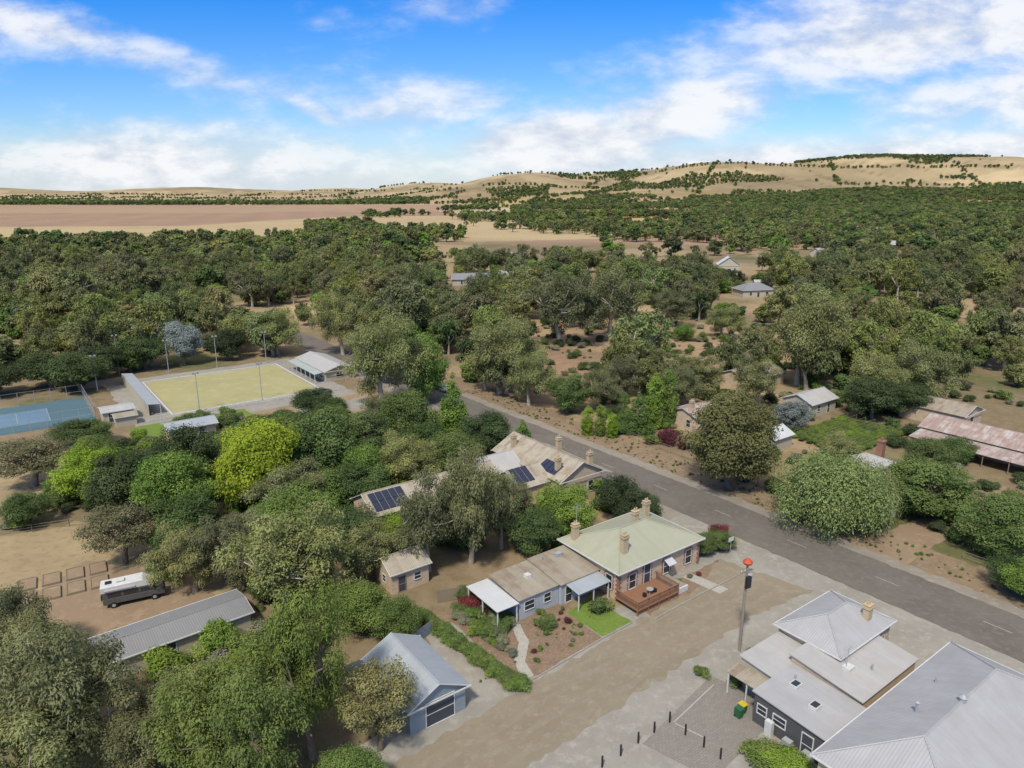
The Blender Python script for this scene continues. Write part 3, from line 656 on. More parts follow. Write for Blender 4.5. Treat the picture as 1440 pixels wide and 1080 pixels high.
for x,y in ((9.6,52.2),(11.4,53.7),(13.1,55),(14.8,56.3),(15.9,54.7),(17.2,53.2),(18.3,51.8),(7.8,50.9)):
    b=MB(); b.tube((0,0,0),(0,0,1.15),.09,.09,'black',8); b.tube((0,0,1.15),(0,0,1.22),.09,.03,'black',8); b.obj('bollard',loc=(x,y,0))
for x,y,lm in ((22.0,57.6,'yellow'),(21.5,57.0,'binGreen')):
    b=MB(); b.hull([(-.25,-.28,.05),(.25,-.28,.05),(.25,.28,.05),(-.25,.28,.05)],[(-.31,-.36,1.0),(.31,-.36,1.0),(.31,.36,1.0),(-.31,.36,1.0)],'binGreen')
    b.hull([(-.34,-.4,1.0),(.34,-.4,1.0),(.34,.38,1.0),(-.34,.38,1.0)],[(-.3,-.34,1.08),(.3,-.34,1.08),(.3,.3,1.1),(-.3,.3,1.1)],lm)
    for s in(-.22,.22): b.tube((s-.04,.28,.12),(s+.04,.28,.12),.12,.12,'rubber',10)
    b.obj('wheelie_bin',loc=(x,y,0),rz=.6)
b=MB(); b.tube((0,0,0),(0,0,2.6),.04,.04,'steel',6); b.box(-.5,-.02,2.0,.5,.02,2.6,'white'); b.obj('street_sign',loc=(30,88.5,0),rz=.6)
E=empty('campervan',-46.2,77.2,math.radians(26)); b=MB()
def prof(b,pts,y0,y1,m,inset=0):
    b.hull([(x,y0,z) for x,z in pts],[(x,y1,z) for x,z in pts],m)
prof(b,[(-3.2,.55),(-3.2,1.35),(3.35,1.35),(3.5,1.1),(3.5,.55)],1.05,-1.05,'darkgrey'); 
prof(b,[(-3.15,1.35),(-3.2,2.1),(1.9,2.1),(2.55,1.35)],1.02,-1.02,'darkgrey'); b.obj('body',E,bevel=.08)
b=MB(); prof(b,[(-3.25,2.1),(-3.3,2.85),(1.2,2.95),(2.35,2.2),(2.3,2.1)],1.06,-1.06,'white'); b.box(-1.6,-.35,2.93,-.7,.35,3.15,'white'); b.box(-2.8,-.3,2.9,-2.1,.3,3.05,'black'); b.obj('high_roof',E,bevel=.1)
b=MB(); 
for s in (-1,1):
    y0,y1=sorted((s*1.021,s*1.03))
    b.box(-2.6,y0,1.45,-1.2,y1,1.95,'glass'); b.box(-.9,y0,1.45,.7,y1,1.95,'glass'); b.poly([(.9,s*1.03,1.45),(2.3,s*1.03,1.45),(1.85,s*1.03,1.95),(.9,s*1.03,1.95)],'glass')
b.poly([(2.53,-.9,1.42),(2.53,.9,1.42),(1.98,.85,2.05),(1.98,-.85,2.05)],'glass'); b.box(-3.4,-.4,.9,-3.2,.4,1.5,'rubber'); b.box(-2.9,-1.3,2.35,.4,-1.06,2.5,'steel')
b.obj('windows',E)
b=MB()
for x in(-2.1,2.3):
    for s in(-1,1):
        b.tube((x,s*.8,.4),(x,s*1.08,.4),.4,.4,'rubber',16); b.tube((x,s*1.08,.4),(x,s*1.1,.4),.2,.2,'steel',12)
b.obj('wheels',E)
def car(x,y,rz,m):
    E=empty('parked_car',x,y,rz); b=MB()
    prof(b,[(-2.2,.35),(-2.25,.85),(-1.6,.95),(1.2,.95),(2.1,.8),(2.2,.35)],.88,-.88,m)
    prof(b,[(-1.9,.95),(-1.3,1.45),(.3,1.45),(1.1,.95)],.78,-.78,m); b.obj('body',E,bevel=.08)
    b=MB(); b.poly([(1.12,-.7,.97),(1.12,.7,.97),(.38,.66,1.42),(.38,-.66,1.42)],'glass')
    for s in(-1,1): b.poly([(-1.6,s*.785,1.0),(.9,s*.785,1.0),(.25,s*.785,1.38),(-1.2,s*.785,1.38)],'glass')
    b.obj('windows',E); b=MB()
    for xx in(-1.35,1.4):
        for s in(-1,1): b.tube((xx,s*.7,.33),(xx,s*.9,.33),.33,.33,'rubber',14)
    b.obj('wheels',E)
car(-17.6,172.8,RA,'white')
car(-47,170,YAW,'darkgrey')

# ------------------------------------------------------------------ trees
def tree_mesh(name,kind,Ht,R,ncl,nleaf,leaf,seed,bark,fol):
    rng=np.random.default_rng(seed); r=random.Random(seed)
    def udir(n):
        d=rng.normal(size=(n,3)); return d/np.linalg.norm(d,axis=1)[:,None]
    d=udir(ncl); rr=rng.random(ncl)
    sq=.72
    if kind=='gum':
        rad=.2+.66*rr**.55
        c=np.stack([R*rad*d[:,0],R*rad*d[:,1],Ht*(.60+.36*rad*d[:,2])],1)
        sub=rng.random(ncl)<.25; c[sub,2]-=Ht*.1
        c[:,0]+=(c[:,2]/Ht-.6)*R*r.uniform(-.8,.8); c[:,1]+=(c[:,2]/Ht-.6)*R*r.uniform(-.8,.8)
        hd=np.array([[r.uniform(-.5,.5)*R,r.uniform(-.5,.5)*R,Ht*r.uniform(-.08,.08)] for _ in range(4)]); c=c*np.array([.78,.78,.95])+hd[rng.integers(0,4,ncl)]
        rc=R*rng.uniform(.10,.27,ncl); sq=.8
    elif kind=='broad':
        rad=.35+.45*rr**.5
        c=np.stack([R*rad*d[:,0],R*rad*d[:,1],Ht*(.52+.46*rad*d[:,2])],1); rc=R*rng.uniform(.14,.36,ncl)
    elif kind=='dome':
        dd=d.copy(); dd[:,2]=np.abs(dd[:,2]); rad=.4+.42*rr**.5
        c=np.stack([R*rad*dd[:,0],R*rad*dd[:,1],Ht*(.32+.62*rad*dd[:,2])],1); rc=R*rng.uniform(.12,.34,ncl)
    elif kind=='cone':
        t=rr**1.3; an=rng.random(ncl)*6.283; ra=R*(1-t)*.72
        c=np.stack([ra*np.cos(an),ra*np.sin(an),Ht*(.08+.86*t)],1); rc=R*(.12+.3*(1-t)); sq=.9
    elif kind=='column':
        t=rr; an=rng.random(ncl)*6.283; pr=np.sin(np.clip(t*.93+.07,0,1)*math.pi)**.45; ra=R*.5*pr
        c=np.stack([ra*np.cos(an),ra*np.sin(an),Ht*(.05+.87*t)],1); rc=R*(.25+.3*pr); sq=1.3
    elif kind=='sparse':
        rad=.3+.6*rr**.5
        c=np.stack([R*rad*d[:,0],R*rad*d[:,1],Ht*(.62+.32*rad*d[:,2])],1); rc=R*rng.uniform(.18,.34,ncl); sq=.6
    else:
        dd=d.copy(); rad=.2+.5*rr
        c=np.stack([R*rad*dd[:,0],R*rad*dd[:,1],Ht*(.45+.42*rad*dd[:,2])],1); rc=R*rng.uniform(.28,.5,ncl); sq=.8*Ht/(1.6*R)
    w=rc**2; w/=w.sum(); ci=rng.choice(ncl,nleaf,p=w)
    ld=udir(nleaf); lr=rc[ci]*(.45+.6*rng.random(nleaf)**.6)
    lump=1+.25*np.sin(ld[:,0]*5+ci*1.7)*np.cos(ld[:,1]*6+ci)+.15*np.sin(ld[:,2]*9+ci*2.3)
    lr=lr*lump
    p=c[ci]+ld*lr[:,None]*np.array([1,1,sq])
    if kind=='dome':
        p[:,2]-=rng.random(nleaf)**2*Ht*.25; 
    if kind=='gum': p[:,2]-=rng.random(nleaf)**3*Ht*.06
    p[:,2]=np.maximum(p[:,2],.05+rng.random(nleaf)*.15)
    n=ld*.75+udir(nleaf)*.55+np.array([0,-.1,.65]); n/=np.linalg.norm(n,axis=1)[:,None]
    t=np.cross(n,udir(nleaf)); 
    if kind in('dome','gum'): t=np.cross(n,np.cross(np.array([0,0,1.0])+udir(nleaf)*.5,n))
    t/=np.linalg.norm(t,axis=1)[:,None]+1e-6; bt=np.cross(n,t)
    L=leaf*rng.uniform(.6,1.35,nleaf)[:,None]; Wd=L*(.42 if kind in('dome','gum') else .6)*1.0
    V=np.stack([p-t*L*.5,p+bt*Wd*.5,p+t*L*.5,p-bt*Wd*.5],1).reshape(-1,3)
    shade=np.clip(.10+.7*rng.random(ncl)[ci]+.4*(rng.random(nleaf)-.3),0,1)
    Q=np.arange(nleaf*4).reshape(-1,4)
    b=MB()
    if kind in('gum','broad','sparse','dome'):
        fork=Ht*(.28 if kind in('gum','sparse') else .22); r0=R*.055+.08
        lean=(r.uniform(-.06,.06)*Ht,r.uniform(-.06,.06)*Ht)
        b.tube((0,0,-.3),(lean[0]*.5,lean[1]*.5,fork*.55),r0*1.25,r0*.9,bark,8); b.tube((lean[0]*.5,lean[1]*.5,fork*.55),(lean[0],lean[1],fork),r0*.9,r0*.75,bark,8)
        forks=[]
        for a in range(5):
            an=a*1.257+r.random(); e=(lean[0]+math.cos(an)*R*.32,lean[1]+math.sin(an)*R*.32,fork+Ht*r.uniform(.14,.26))
            b.tube((lean[0],lean[1],fork-.1),e,r0*.6,r0*.36,bark,6); forks.append(e)
        for k in range(ncl):
            e=min(forks,key=lambda q:(q[0]-c[k,0])**2+(q[1]-c[k,1])**2+(q[2]-c[k,2])**2*.3)
            mid=((e[0]+c[k,0])/2+r.uniform(-.3,.3),(e[1]+c[k,1])/2+r.uniform(-.3,.3),(e[2]+c[k,2])/2-r.uniform(0,.3))
            b.tube(e,mid,r0*.3,r0*.18,bark,5); b.tube(mid,tuple(c[k]),r0*.18,r0*.05,bark,4)
            if kind=='sparse':
                for _ in range(3):
                    dv=[r.uniform(-1,1)*rc[k] for _ in range(3)]; b.tube(tuple(c[k]),(c[k,0]+dv[0],c[k,1]+dv[1],c[k,2]+dv[2]*.6),r0*.07,r0*.02,bark,4)
    else:
        b.tube((0,0,-.2),(0,0,Ht*.85),R*.09+.04,.03,bark,7)
        for k in range(0,ncl,2): b.tube((0,0,max(.2,c[k,2]-.3)),tuple(c[k]),R*.03+.01,.01,bark,4)
    bf=[f for f in b.f if len(f)==4]
    bv=np.array(b.v); bq=np.array(bf)
    V2=np.concatenate([V,bv]); Q2=np.concatenate([Q,bq+len(V)])
    me=bpy.data.meshes.new(name); fastmesh(me,V2,Q2)
    me.materials.append(M[fol]); me.materials.append(M[bark])
    me.polygons.foreach_set('material_index',np.concatenate([np.zeros(len(Q),np.int32),np.ones(len(bq),np.int32)]))
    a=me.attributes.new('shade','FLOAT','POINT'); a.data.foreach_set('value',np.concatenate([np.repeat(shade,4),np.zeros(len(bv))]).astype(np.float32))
    return (me,Ht,R)
P={}
P['gum']=[tree_mesh('gum_a','gum',16,7,90,32000,.35,1,'gumbark','f_gum'),tree_mesh('gum_b','gum',16,6.5,76,28000,.35,2,'gumbark','f_gum'),tree_mesh('gum_c','gum',15,7.5,100,34000,.35,3,'gumbark','f_gum')]
P['broad']=[tree_mesh('broad_a','broad',12,7,80,30000,.34,4,'bark','f_green'),tree_mesh('broad_b','broad',12,6.5,70,28000,.34,5,'bark','f_green')]
P['lime']=[tree_mesh('lime_a','broad',12,6.5,70,28000,.32,27,'bark','f_lime')]
P['bright']=[tree_mesh('bright_a','broad',13,7,80,30000,.34,6,'bark','f_bright')]
P['dark']=[tree_mesh('dark_a','broad',12,6.5,70,28000,.34,7,'bark','f_dark')]
P['olive']=[tree_mesh('olive_a','broad',16,8,100,44000,.36,8,'bark','f_olive')]
P['willow']=[tree_mesh('pepper_a','dome',13,9,120,48000,.38,9,'bark','f_willow')]
P['pine']=[tree_mesh('pine_a','gum',16,6,110,40000,.29,10,'bark','f_pine')]
P['cone']=[tree_mesh('cone_a','cone',9,3,60,14000,.26,11,'bark','f_green')]
P['cypress']=[tree_mesh('cyp_a','column',9,1.4,40,9000,.22,12,'bark','f_lime')]
P['silver']=[tree_mesh('silver_a','broad',12,6,80,24000,.34,13,'bark','f_silver')]
P['sparse']=[tree_mesh('sparse_a','sparse',8,4,50,13000,.21,14,'bark','f_brown')]
P['bush']=[tree_mesh('bush_a','bush',2.4,1.7,16,5000,.17,15,'bark','f_green'),tree_mesh('bush_b','bush',2.2,1.7,14,5000,.17,16,'bark','f_dark')]
P['brightbush']=[tree_mesh('bush_e','bush',2.2,1.7,14,5000,.17,26,'bark','f_lime')]
P['greybush']=[tree_mesh('bush_c','bush',1.6,1.4,16,4500,.14,17,'bark','f_grey')]
P['redbush']=[tree_mesh('bush_d','bush',2,1.5,16,4500,.15,18,'bark','f_red')]
NM={'gum':'gum_tree','broad':'shade_tree','lime':'elm_tree','bright':'ash_tree','dark':'oak_tree','olive':'plane_tree','willow':'pepper_tree','pine':'pine_tree','cone':'conifer','cypress':'cypress_tree','silver':'silver_leaf_tree','sparse':'olive_tree','bush':'shrub','brightbush':'green_shrub','greybush':'lavender_shrub','redbush':'red_shrub'}
def put(kind,x,y,h,r,z=0):
    me,H0,R0=random.choice(P[kind])
    o=bpy.data.objects.new(NM[kind],me); COL.objects.link(o); o.location=(x,y,z)
    s=r/R0; o.scale=(s*random.uniform(.94,1.06),s*random.uniform(.94,1.06),h/H0); o.rotation_euler=(0,0,random.uniform(0,6.28))
T=[
('olive',36.5,111,18,8.2),('willow',47.5,97.5,14,9.2),('willow',53,100,11,6),('broad',64,101,9.5,7.5),('broad',66,88,9,5.5),('gum',75,92,10,6),('broad',63,77,6,3.4),('dark',62,80,4.5,2.6),
('silver',59,143,6.5,4.2),('cypress',29.8,142.5,12.5,2.1),('cypress',33.0,144,13.5,2.0),('cone',26.0,140,9.5,3.4),('cypress',15.5,138.5,6.5,1.5),('cypress',18,138,7,1.3),('cypress',20.3,137,5.5,1.4),('cone',22.5,140,5,1.6),
('broad',13,154,10,5),('gum',20,155,10,5.5),('gum',74,178,26,11.5),('dark',79,149,11,6),('dark',87,152,9,6),('gum',16,228,27,13),('gum',33,236,27,13),
('gum',-30,158,25,9),('broad',-21,163,17,6),('gum',-3,170,22,10),('gum',4,160,15,6),('gum',-36,180,18,8),('gum',-52,214,20,9),
('bright',-40,104,15.5,7),('broad',-33,113,14,8),('broad',-28,122,11,7),('cone',-12,138,14,4),('broad',-20,132,12,6),('gum',-27,140,10,5),('dark',-5,128,9,5),('cone',2,128,7,3),('dark',-44,151,7,5),('dark',-39,147,6,4),('lime',-37,141,6,3.5),
('dark',-54,110,12.5,5.5),('dark',-60,103,11,6.5),('broad',-50,98,12,6.5),('lime',-67,106,10,6),('sparse',-81,112,9,6.5),('dark',-84,131,6,6),('broad',-76,121,6,4),('dark',-72,97,6,3.5),
('gum',-26,74,15,7.5),('gum',-34,80,11,5.5),('gum',-39.5,79,10,4.5),('gum',-11,84,15.5,5.6),('gum',-5.5,86,18.5,5.2),('gum',-1.5,90,13,4.6),('gum',0,96,9,4.2),('dark',3,88,8,4),('lime',7.5,93,9.0,5.0),('dark',16,98.5,8,3.6),('dark',19.5,97.5,6,2.8),
('dark',-46,90,9,5),('cone',-46,84,6,2),('cone',-44,83,7,2),('sparse',-52,86,9,5),('gum',-33,97,11,6),('lime',-30,90,10,6),('dark',-24,103,8,5.5),('gum',-17,110,11,6),('broad',-24,109,9,5),('broad',-10,117,8,5),('dark',-16,121,9,5),
('broad',-17,71,6,4),('lime',-13,69.5,5,3),('gum',-19,81,9,4.5),('dark',-22,88,8,4.5),('broad',-29,100,8,5),('lime',-15,88,7,3.5),('dark',-8,92,6,3.5),
('gum',-39,52,15,7),('gum',-45,57,12,6),('gum',-37,45.5,12,5.5),('gum',-31,49,10,5),('pine',-26,49,13,5.4),('pine',-17.5,52,18.0,5.0),('pine',-21,46,14,5),('broad',-13,47,5,3),('pine',-22,57,10,4.2),('sparse',-11.8,53,9,3.8),
('gum',-51,64,11,5),
('silver',-95,201,14,5.6),('dark',-108,172,11,8),('dark',-118,176,10,8),('dark',-126,168,9,7),('dark',-104,196,11,8),('dark',-112,186,10,7),('dark',-85,207,11,6),('gum',-72,214,17,8),
('gum',58,118,8,4.5),('broad',73,117,7,4.5),('broad',52,112,6,4),('dark',44,125,8,5),('broad',82,124,5,4),('gum',85,158,14,8),('gum',97,162,16,9),('gum',56,158,13,7),('gum',44,168,12,7),('gum',38,160,11,6),('gum',28,168,11,6),('gum',34,182,12,7),('gum',108,104,10,6),
('gum',60,262,16,8),('gum',72,240,13,7),('broad',44,222,8,5),('gum',28,258,15,8),('broad',58,236,6,4),
('broad',29,90.5,2.6,2.4),('redbush',29.5,92.5,3.2,1.7),('broad',26.2,89,2.8,2.2)]
for t in T: put(*t)
for t in [('bush',10.3,74.6,2.3,1.7),('bush',4.0,71.2,2,1.3),('bush',3.4,74,1,.7),('redbush',-5.2,75.2,2.2,1.6),('redbush',-3.6,73.6,1.5,1),('bush',26,66,1.2,1),('bush',19.5,63,1.4,1),
  ('brightbush',21.8,51.7,1.8,2.0),('brightbush',24.0,50.6,1.8,2.0),('brightbush',23,51.4,1.7,1.8),('bush',22.6,61.6,1.2,1.0),('redbush',31,133,4,2.6),('redbush',34,130.5,3.5,2.4),('redbush',6.5,72.4,.8,.6),('redbush',18.6,140,1.8,1.2),('bush',-6,77,2.4,1.6)]: put(*t)
rs=random.Random(4)
def scatter(name,protos,pts):
    """pts: x,y,z,scale ; face-instanced so each planting is a single object"""
    k=len(protos); groups=[[] for _ in protos]
    for p_ in pts: groups[rs.randrange(k)].append(p_)
    E=empty(name,0,0,0)
    for g,pr in zip(groups,protos):
        if not g: continue
        g=np.array(g); an=np.random.default_rng(len(g)).random(len(g))*6.283; s=g[:,3]*.7071
        V=np.stack([np.stack([g[:,0]+s*np.cos(an+q*math.pi/2),g[:,1]+s*np.sin(an+q*math.pi/2),g[:,2]],1) for q in range(4)],1).reshape(-1,3)
        me=bpy.data.meshes.new(name+'_points'); fastmesh(me,V,np.arange(len(V)).reshape(-1,4))
        o=bpy.data.objects.new('planting',me); COL.objects.link(o); o.parent=E
        o.instance_type='FACES'; o.use_instance_faces_scale=True; o.instance_faces_scale=1.0; o.show_instancer_for_render=False; o.show_instancer_for_viewport=False
        c=bpy.data.objects.new('plant',pr[0]); COL.objects.link(c); c.parent=o
pts=[]
for i in range(60):
    a=rs.random(); x=-10.8+a*10.8+rs.uniform(-.25,.25); y=73.5-a*12.1+rs.uniform(-.25,.25); pts.append((x,y,0,.62))
scatter('hedge',[P['bush'][0]],pts+[(0.4+rs.uniform(-.3,.3),61.2+rs.uniform(-.3,.3),0,.7) for _ in range(6)])
pts=[]
for i in range(90):
    x=rs.uniform(-7,1.0); t_=rs.random(); y=73.5-(x+7)*1.1+ t_*(2.5+(x+7)*.9)
    if inpoly(np.array(x),np.array(y),[(-7,75.5),(0,76),(0.3,65),(0.3,62),(-9,73)]): pts.append((x,y,0,rs.uniform(.3,.75)))
scatter('garden_plants',[P['greybush'][0],P['bush'][0],P['greybush'][0]],pts)
pts=[]
for i in range(40):
    x=rs.uniform(1.5,9); y=rs.uniform(63,76)
    if inpoly(np.array(x),np.array(y),[(2,72),(6,76),(9.4,69.6),(2.4,63.5)]): pts.append((x,y,0,rs.uniform(.15,.32)))
for i in range(16): 
    a=rs.uniform(2,14); x,y=fr((12.9,77),a,-1.2-rs.random()*.8) 
    if a>8: pts.append((x,y,0,rs.uniform(.2,.4)))
scatter('garden_plants',[P['greybush'][0],P['redbush'][0],P['bush'][0],P['greybush'][0]],pts)
pts=[]
for j in range(7):
    for i in range(26):
        x,y=fr((64,127),i*.8+rs.uniform(-.1,.1),j*2.0+rs.uniform(-.15,.15)); pts.append((x,y,0,rs.uniform(.5,.7)))
scatter('vine_rows',[P['brightbush'][0],P['brightbush'][0],P['bush'][0]],pts)
for j in range(7):
    a=fr((64,127),0,j*2.0); c=fr((64,127),21,j*2.0); fence('vine_trellis',[a,c],1.6,4,2,'oldwood',None,.04)
pts=[]
for i in range(500):
    s_=rs.uniform(-40,110); n_=rs.uniform(6.8,13.5); x,y=rp(s_,n_); pts.append((x,y,0,rs.uniform(.06,.22)))
for i in range(120):
    x,y=sp(rs.uniform(8,70),rs.uniform(6.8,7.8)); pts.append((x,y,0,rs.uniform(.04,.12)))
scatter('weeds',[P['greybush'][0],P['bush'][0]],pts)
blk=[rect((12.9,77),-17,-5,19,12),rect((-9.3,54.6),-1,-2,8,10),rect((-43.2,60),-1,-1,19,7),rect((7.6,104.2),-9,-1,14,20),rect((-19.3,92),-1,-1,23,8.5),rect((-49,181),-4,-2,10,22),rect((-68,134),-3,-4,11,7),
     rect((-88,146),-2,-3,8,7),rect(GO,-7,-4,37,37),rect(CO,-4,-4,38,23),rect((38.5,138.5),-1,-3,9,10),rect((58,170),-1,-6,17,11),rect((66,150),-1,-5,11,8),rect((97,113.5),-6,-2,10,28),rect((94,141),-3,-2,10,15),rect((61,112),-1,-3,9,8),rect((50,128),-1,-2,7,6),rect((64,127),-1,-1,22,14),
     [(-75,71),(-38,66),(-33,80),(-46,96),(-66,98),(-85,90)],rect((32.2,60.7),-1,-20,14,9),rect((-14.8,78.2),-1,-3,6,5),
     [(-7,77),(7,77),(13,70),(2,60),(-12,72)],rect((-40,153),-6,0,12,9)]
def blocked(x,y):
    x=np.asarray(x,float);y=np.asarray(y,float)
    r=np.zeros(x.shape,bool)
    for q in blk: r|=inpoly(x,y,q)
    return r
def rdist(x,y): return (x-RC[0])*rn[0]+(y-RC[1])*rn[1]
def sdist(x,y): return (x-S1[0])*sn[0]+(y-S1[1])*sn[1]
g=np.random.default_rng(5)
n=2100; x=g.uniform(-75,20,n); y=g.uniform(60,150,n)
k=(~blocked(x,y))&(rdist(x,y)<-9)&(sdist(x,y)>9)&(fbm(x,y,14,3)>.42)
pts=[(a,b_,0,s) for a,b_,s in zip(x[k],y[k],g.uniform(.4,1.6,k.sum()))]
scatter('garden_undergrowth',P['bush']+[P['brightbush'][0],P['greybush'][0],P['bush'][0],P['bush'][0],P['bush'][1]],pts)
n=800; x=g.uniform(20,120,n); y=g.uniform(85,200,n)
k=(~blocked(x,y))&(rdist(x,y)>13)&(fbm(x,y,14,8)>.5)
pts=[(a,b_,0,s) for a,b_,s in zip(x[k],y[k],g.uniform(.4,1.5,k.sum()))]
n=260; x=g.uniform(-5,100,n); y=g.uniform(165,275,n); k=(~blocked(x,y))&(rdist(x,y)>13)
pts+=[(a,b_,0,s) for a,b_,s in zip(x[k],y[k],g.uniform(.4,1.4,k.sum()))]
scatter('roadside_undergrowth',P['bush']+[P['greybush'][0]],pts)
# ---- woodland
mid=[tree_mesh('wood_%d'%i,kd,ht,rr_,nc,6600,.80,40+i,'gumbark' if kd=='gum' else 'bark',fo) for i,(kd,ht,rr_,nc,fo) in enumerate([('gum',18,7,70,'f_far'),('gum',14,7.5,60,'f_far'),('gum',20,6.5,70,'f_gum'),('broad',11,6.5,50,'f_far'),('gum',15,7,60,'f_willow'),('broad',10,6,40,'f_green'),('gum',16,8,74,'f_far'),('gum',13,5.5,50,'f_dark'),('gum',17,6,60,'f_brown'),('broad',9,5,40,'f_green')])]
mid=mid[:7]+mid[:4]+mid[7:]
lod=[tree_mesh('farwood_%d'%i,kd,12,6.5,20,900,1.65,60+i,'bark',fo) for i,(kd,fo) in enumerate([('broad','f_far'),('gum','f_far'),('gum','f_gum'),('broad','f_dark'),('gum','f_far'),('broad','f_green')])]
def grid(x0,x1,y0,y1,s,seed):
    gg=np.random.default_rng(seed)
    X,Y=np.meshgrid(np.arange(x0,x1,s),np.arange(y0,y1,s)); X=X.ravel()+gg.uniform(-.5,.5,X.size)*s; Y=Y.ravel()+gg.uniform(-.5,.5,Y.size)*s
    return X,Y,gg
def clear(X,Y,ex=1.0):
    r=np.zeros(X.shape,bool)
    for cx,cy,ra,rb in CLEAR+[(-22,370,15,44),(-8,397,10,22),(128,428,12,46),(100,308,13,36),(112,330,16,26),(3,488,11,42),(228,530,14,40),(100,448,11,32),(318,606,14,42),(422,818,16,48),(955,1840,32,70)]: r|=(((X-cx)/ra)**2+((Y-cy)/rb)**2)<ex
    return r
X,Y,gg=grid(-420,420,150,460,10.5,11)
k_=X/Y
ok=(np.abs(k_)<.86)&(np.abs(rdist(X,Y))>np.where(Y<290,11,6))&~blocked(X,Y)&~clear(X,Y)
leftnear=(rdist(X,Y)<0)&(Y<212+np.where(X<-100,-25,0)); ok&=~leftnear
ok&=~((rdist(X,Y)>0)&(X<110)&(Y<165)); ok&=(fbm(X,Y,50,2)>.37)
X=X[ok];Y=Y[ok]; sz=gg.uniform(.48,1.12,len(X))*np.where(gg.random(len(X))<.15,1.3,1)
scatter('eucalyptus_woodland',mid,list(zip(X,Y,0*X,sz)))
X,Y,gg=grid(-1000,2500,455,3300,16.8,12)
k_=X/Y; jit=(fbm(X,Y,160,21)-.5)*420
ymax=np.where(k_<-.28,690,np.where(k_<-.12,1080,np.where(k_<.0,1450,np.where(k_<.1,2500,3100))))+jit
ok=(np.abs(k_)<.86)&(Y<ymax)&~clear(X,Y)&~inpoly(X,Y,P2)&~inpoly(X,Y,P1)&~inpoly(X,Y,P3)
den=fbm(X,Y,170,31); ok&=(den>np.where(Y<800,.38,np.where(Y<1400,.43,np.where(Y<2400,.45,.49))))
X=X[ok];Y=Y[ok]; sz=gg.uniform(.7,1.45,len(X))*np.where(Y>1200,1.15,1.0)
scatter('distant_woodland',lod,list(zip(X,Y,HF(X,Y)-.2,sz)))
X,Y,gg=grid(-5200,5200,1500,6200,21,13)
k_=X/Y; den=fbm(X,Y,620,41); fine=vn(X,Y,110,47); belt=np.abs(((X*.25+Y)/460)%1-.5)<.03; belt2=np.abs(((X-Y*.35)/640)%1-.5)<.02
belt=(belt&(fbm(X,Y,700,51)>.43))|(belt2&(fbm(X,Y,600,52)>.48))
crest=(k_>.38)&(k_<.62)&(Y>4150)&(Y<4700)&(fine>.25)
ok=(np.abs(k_)<.86)&~inpoly(X,Y,P1)&((belt&(vn(X,Y,200,9)>.25))|((k_>.02)&(den>.585)&(fine>.25))|crest|((k_<.05)&(Y>3120)&(Y<3800)&(fbm(X,Y,330,42)>.38))|((k_<-.02)&(Y>1500)&(Y<2600)&(k_>-.2)&(den>.48))|((k_>.3)&(Y>2300)&(Y<3300)&(fbm(X,Y,330,42)>.48))|(gg.random(len(X))<.005))
X=X[ok];Y=Y[ok]; sz=gg.uniform(.8,1.6,len(X))
scatter('hill_tree_clumps',[lod[0],lod[3],lod[5]],list(zip(X,Y,HF(X,Y)-.3,sz)))

# ------------------------------------------------------------------ sky, sun, camera
w=bpy.data.worlds.new('World'); S.world=w; w.use_nodes=True; nt=w.node_tree
for n_ in list(nt.nodes): nt.nodes.remove(n_)
SE=math.radians(54); SR=math.radians(200)
sky=nd(nt,'ShaderNodeTexSky',sky_type='NISHITA'); sky.sun_disc=False; sky.sun_elevation=SE; sky.sun_rotation=SR; sky.air_density=1.0; sky.dust_density=.6; sky.ozone_density=2.5
tc=nd(nt,'ShaderNodeTexCoord').outputs['Generated']; s=nd(nt,'ShaderNodeSeparateXYZ',{0:tc})
dx,dy,dz=s.outputs
dyc=mth(nt,'MAXIMUM',mth(nt,'ABSOLUTE',dy),.25); ax=mth(nt,'DIVIDE',dx,dyc); ae=mth(nt,'DIVIDE',dz,dyc)
tf=ramp(nt,ae,0.0,.24)
tint=mixc(nt,tf,(.85,.92,1.0),(.14,.60,1.18))
base=mixc(nt,1.0,sky.outputs[0],tint,'MULTIPLY')
cv=nd(nt,'ShaderNodeCombineXYZ',{0:mth(nt,'MULTIPLY',ax,1.0),1:mth(nt,'MULTIPLY',ae,2.3),2:.37}).outputs[0]
mp=nd(nt,'ShaderNodeMapping',{'Vector':cv,'Rotation':(0,0,math.radians(-14)),'Location':(3.1,1.7,0)}).outputs[0]
nA=noise(nt,mp,3.2,4,.5,0.0,'3D'); nB=noise(nt,mp,11.0,6,.6,0.1,'3D')
nn=mth(nt,'ADD',mth(nt,'MULTIPLY',nA,.6),mth(nt,'MULTIPLY',nB,.4))
def gau(cx,ce,sx,se,rot,amp):
    c_,s_=math.cos(rot),math.sin(rot)
    X_=mth(nt,'SUBTRACT',ax,cx);Y_=mth(nt,'SUBTRACT',ae,ce)
    u_=mth(nt,'DIVIDE',mth(nt,'ADD',mth(nt,'MULTIPLY',X_,c_),mth(nt,'MULTIPLY',Y_,s_)),sx)
    v_=mth(nt,'DIVIDE',mth(nt,'SUBTRACT',mth(nt,'MULTIPLY',Y_,c_),mth(nt,'MULTIPLY',X_,s_)),se)
    q_=mth(nt,'ADD',mth(nt,'MULTIPLY',u_,u_),mth(nt,'MULTIPLY',v_,v_))
    return mth(nt,'MULTIPLY',mth(nt,'EXPONENT',mth(nt,'MULTIPLY',q_,-1.0)),amp)
tot=None
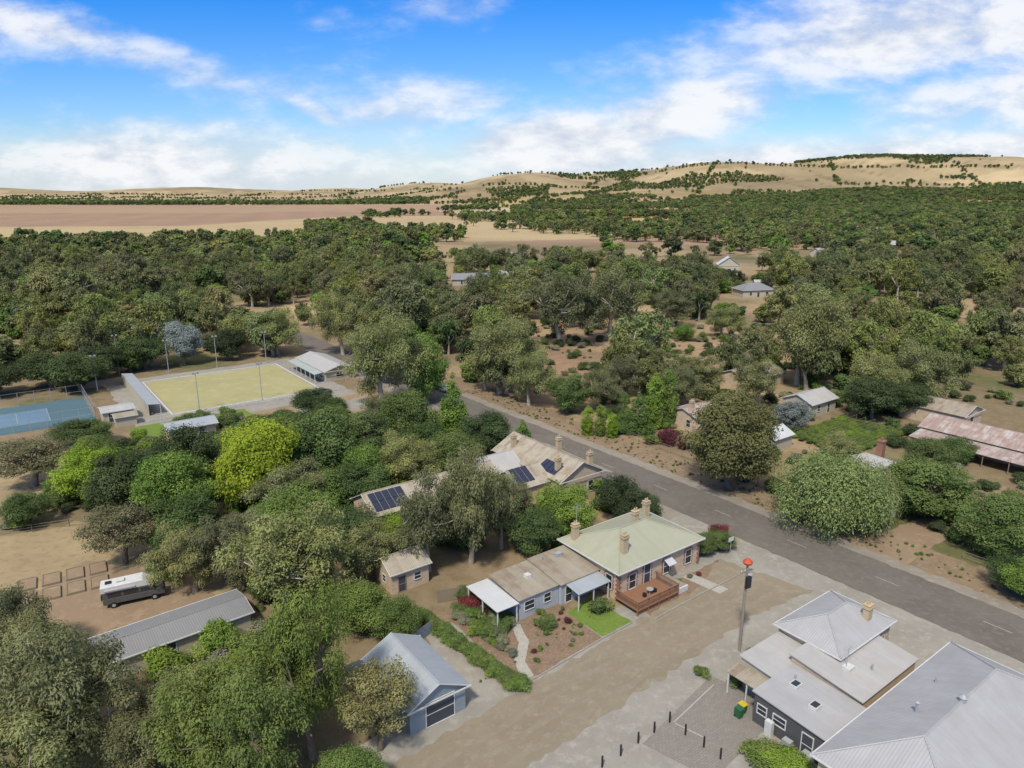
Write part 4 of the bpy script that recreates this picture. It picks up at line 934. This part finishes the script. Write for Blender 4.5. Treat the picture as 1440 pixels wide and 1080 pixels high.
for a_ in [(-.54,.19,.26,.030,-.22,.75),(-.40,.040,.55,.050,-.02,.75),(.06,.060,.14,.042,0,1.25),(.26,.115,.17,.058,.35,1.0),(.50,.19,.36,.070,.15,.98),(.62,.12,.28,.06,.1,.8),(.5,.04,.50,.050,.05,.95),(-.05,.23,.09,.026,.1,.50),(-.13,.105,.14,.040,.1,.65),(-.25,.10,.07,.014,-.5,.6)]:
    gsum=gau(*a_); tot=gsum if tot is None else mth(nt,'MAXIMUM',tot,gsum)
dens=mth(nt,'ADD',tot,mth(nt,'MULTIPLY',mth(nt,'SUBTRACT',nn,.5),2.7))
cl=nd(nt,'ShaderNodeMapRange',{0:dens,1:.10,2:.98,3:0.0,4:.95},interpolation_type='SMOOTHSTEP').outputs[0]
shadeN=ramp(nt,mth(nt,'ADD',nB,mth(nt,'MULTIPLY',mth(nt,'SUBTRACT',dens,.6),.12)),.38,.60)
cc=mixc(nt,shadeN,(4.1,4.5,5.3),(6.3,6.35,6.5))
hz=ramp(nt,ae,.09,-.02)
base=mixc(nt,mth(nt,'MULTIPLY',hz,.75),base,(5.0,5.55,6.15))
fin=mixc(nt,cl,base,cc)
ov=mth(nt,'MULTIPLY',ramp(nt,dz,.35,.75),mth(nt,'ADD',.45,mth(nt,'MULTIPLY',nA,.5)))
fin=mixc(nt,ov,fin,(5.5,5.3,5.1))
bg=nd(nt,'ShaderNodeBackground',{'Color':fin,'Strength':.15})
out=nd(nt,'ShaderNodeOutputWorld',{0:bg.outputs[0]})
L=bpy.data.lights.new('sun','SUN'); L.energy=3.7; L.angle=math.radians(5); L.color=(1,.94,.84)
so=bpy.data.objects.new('sun',L); COL.objects.link(so)
dv=Vector((math.sin(SR)*math.cos(SE),math.cos(SR)*math.cos(SE),math.sin(SE)))
so.rotation_euler=dv.to_track_quat('Z','Y').to_euler()
cam=bpy.data.cameras.new('camera'); cam.lens=25.0; cam.sensor_width=36; cam.clip_end=60000; cam.clip_start=.5
co=bpy.data.objects.new('camera',cam); COL.objects.link(co); co.location=(0,0,48); co.rotation_euler=(math.radians(75),0,0)
S.camera=co
S.view_settings.view_transform='Standard'; S.view_settings.look='None'; S.view_settings.exposure=0
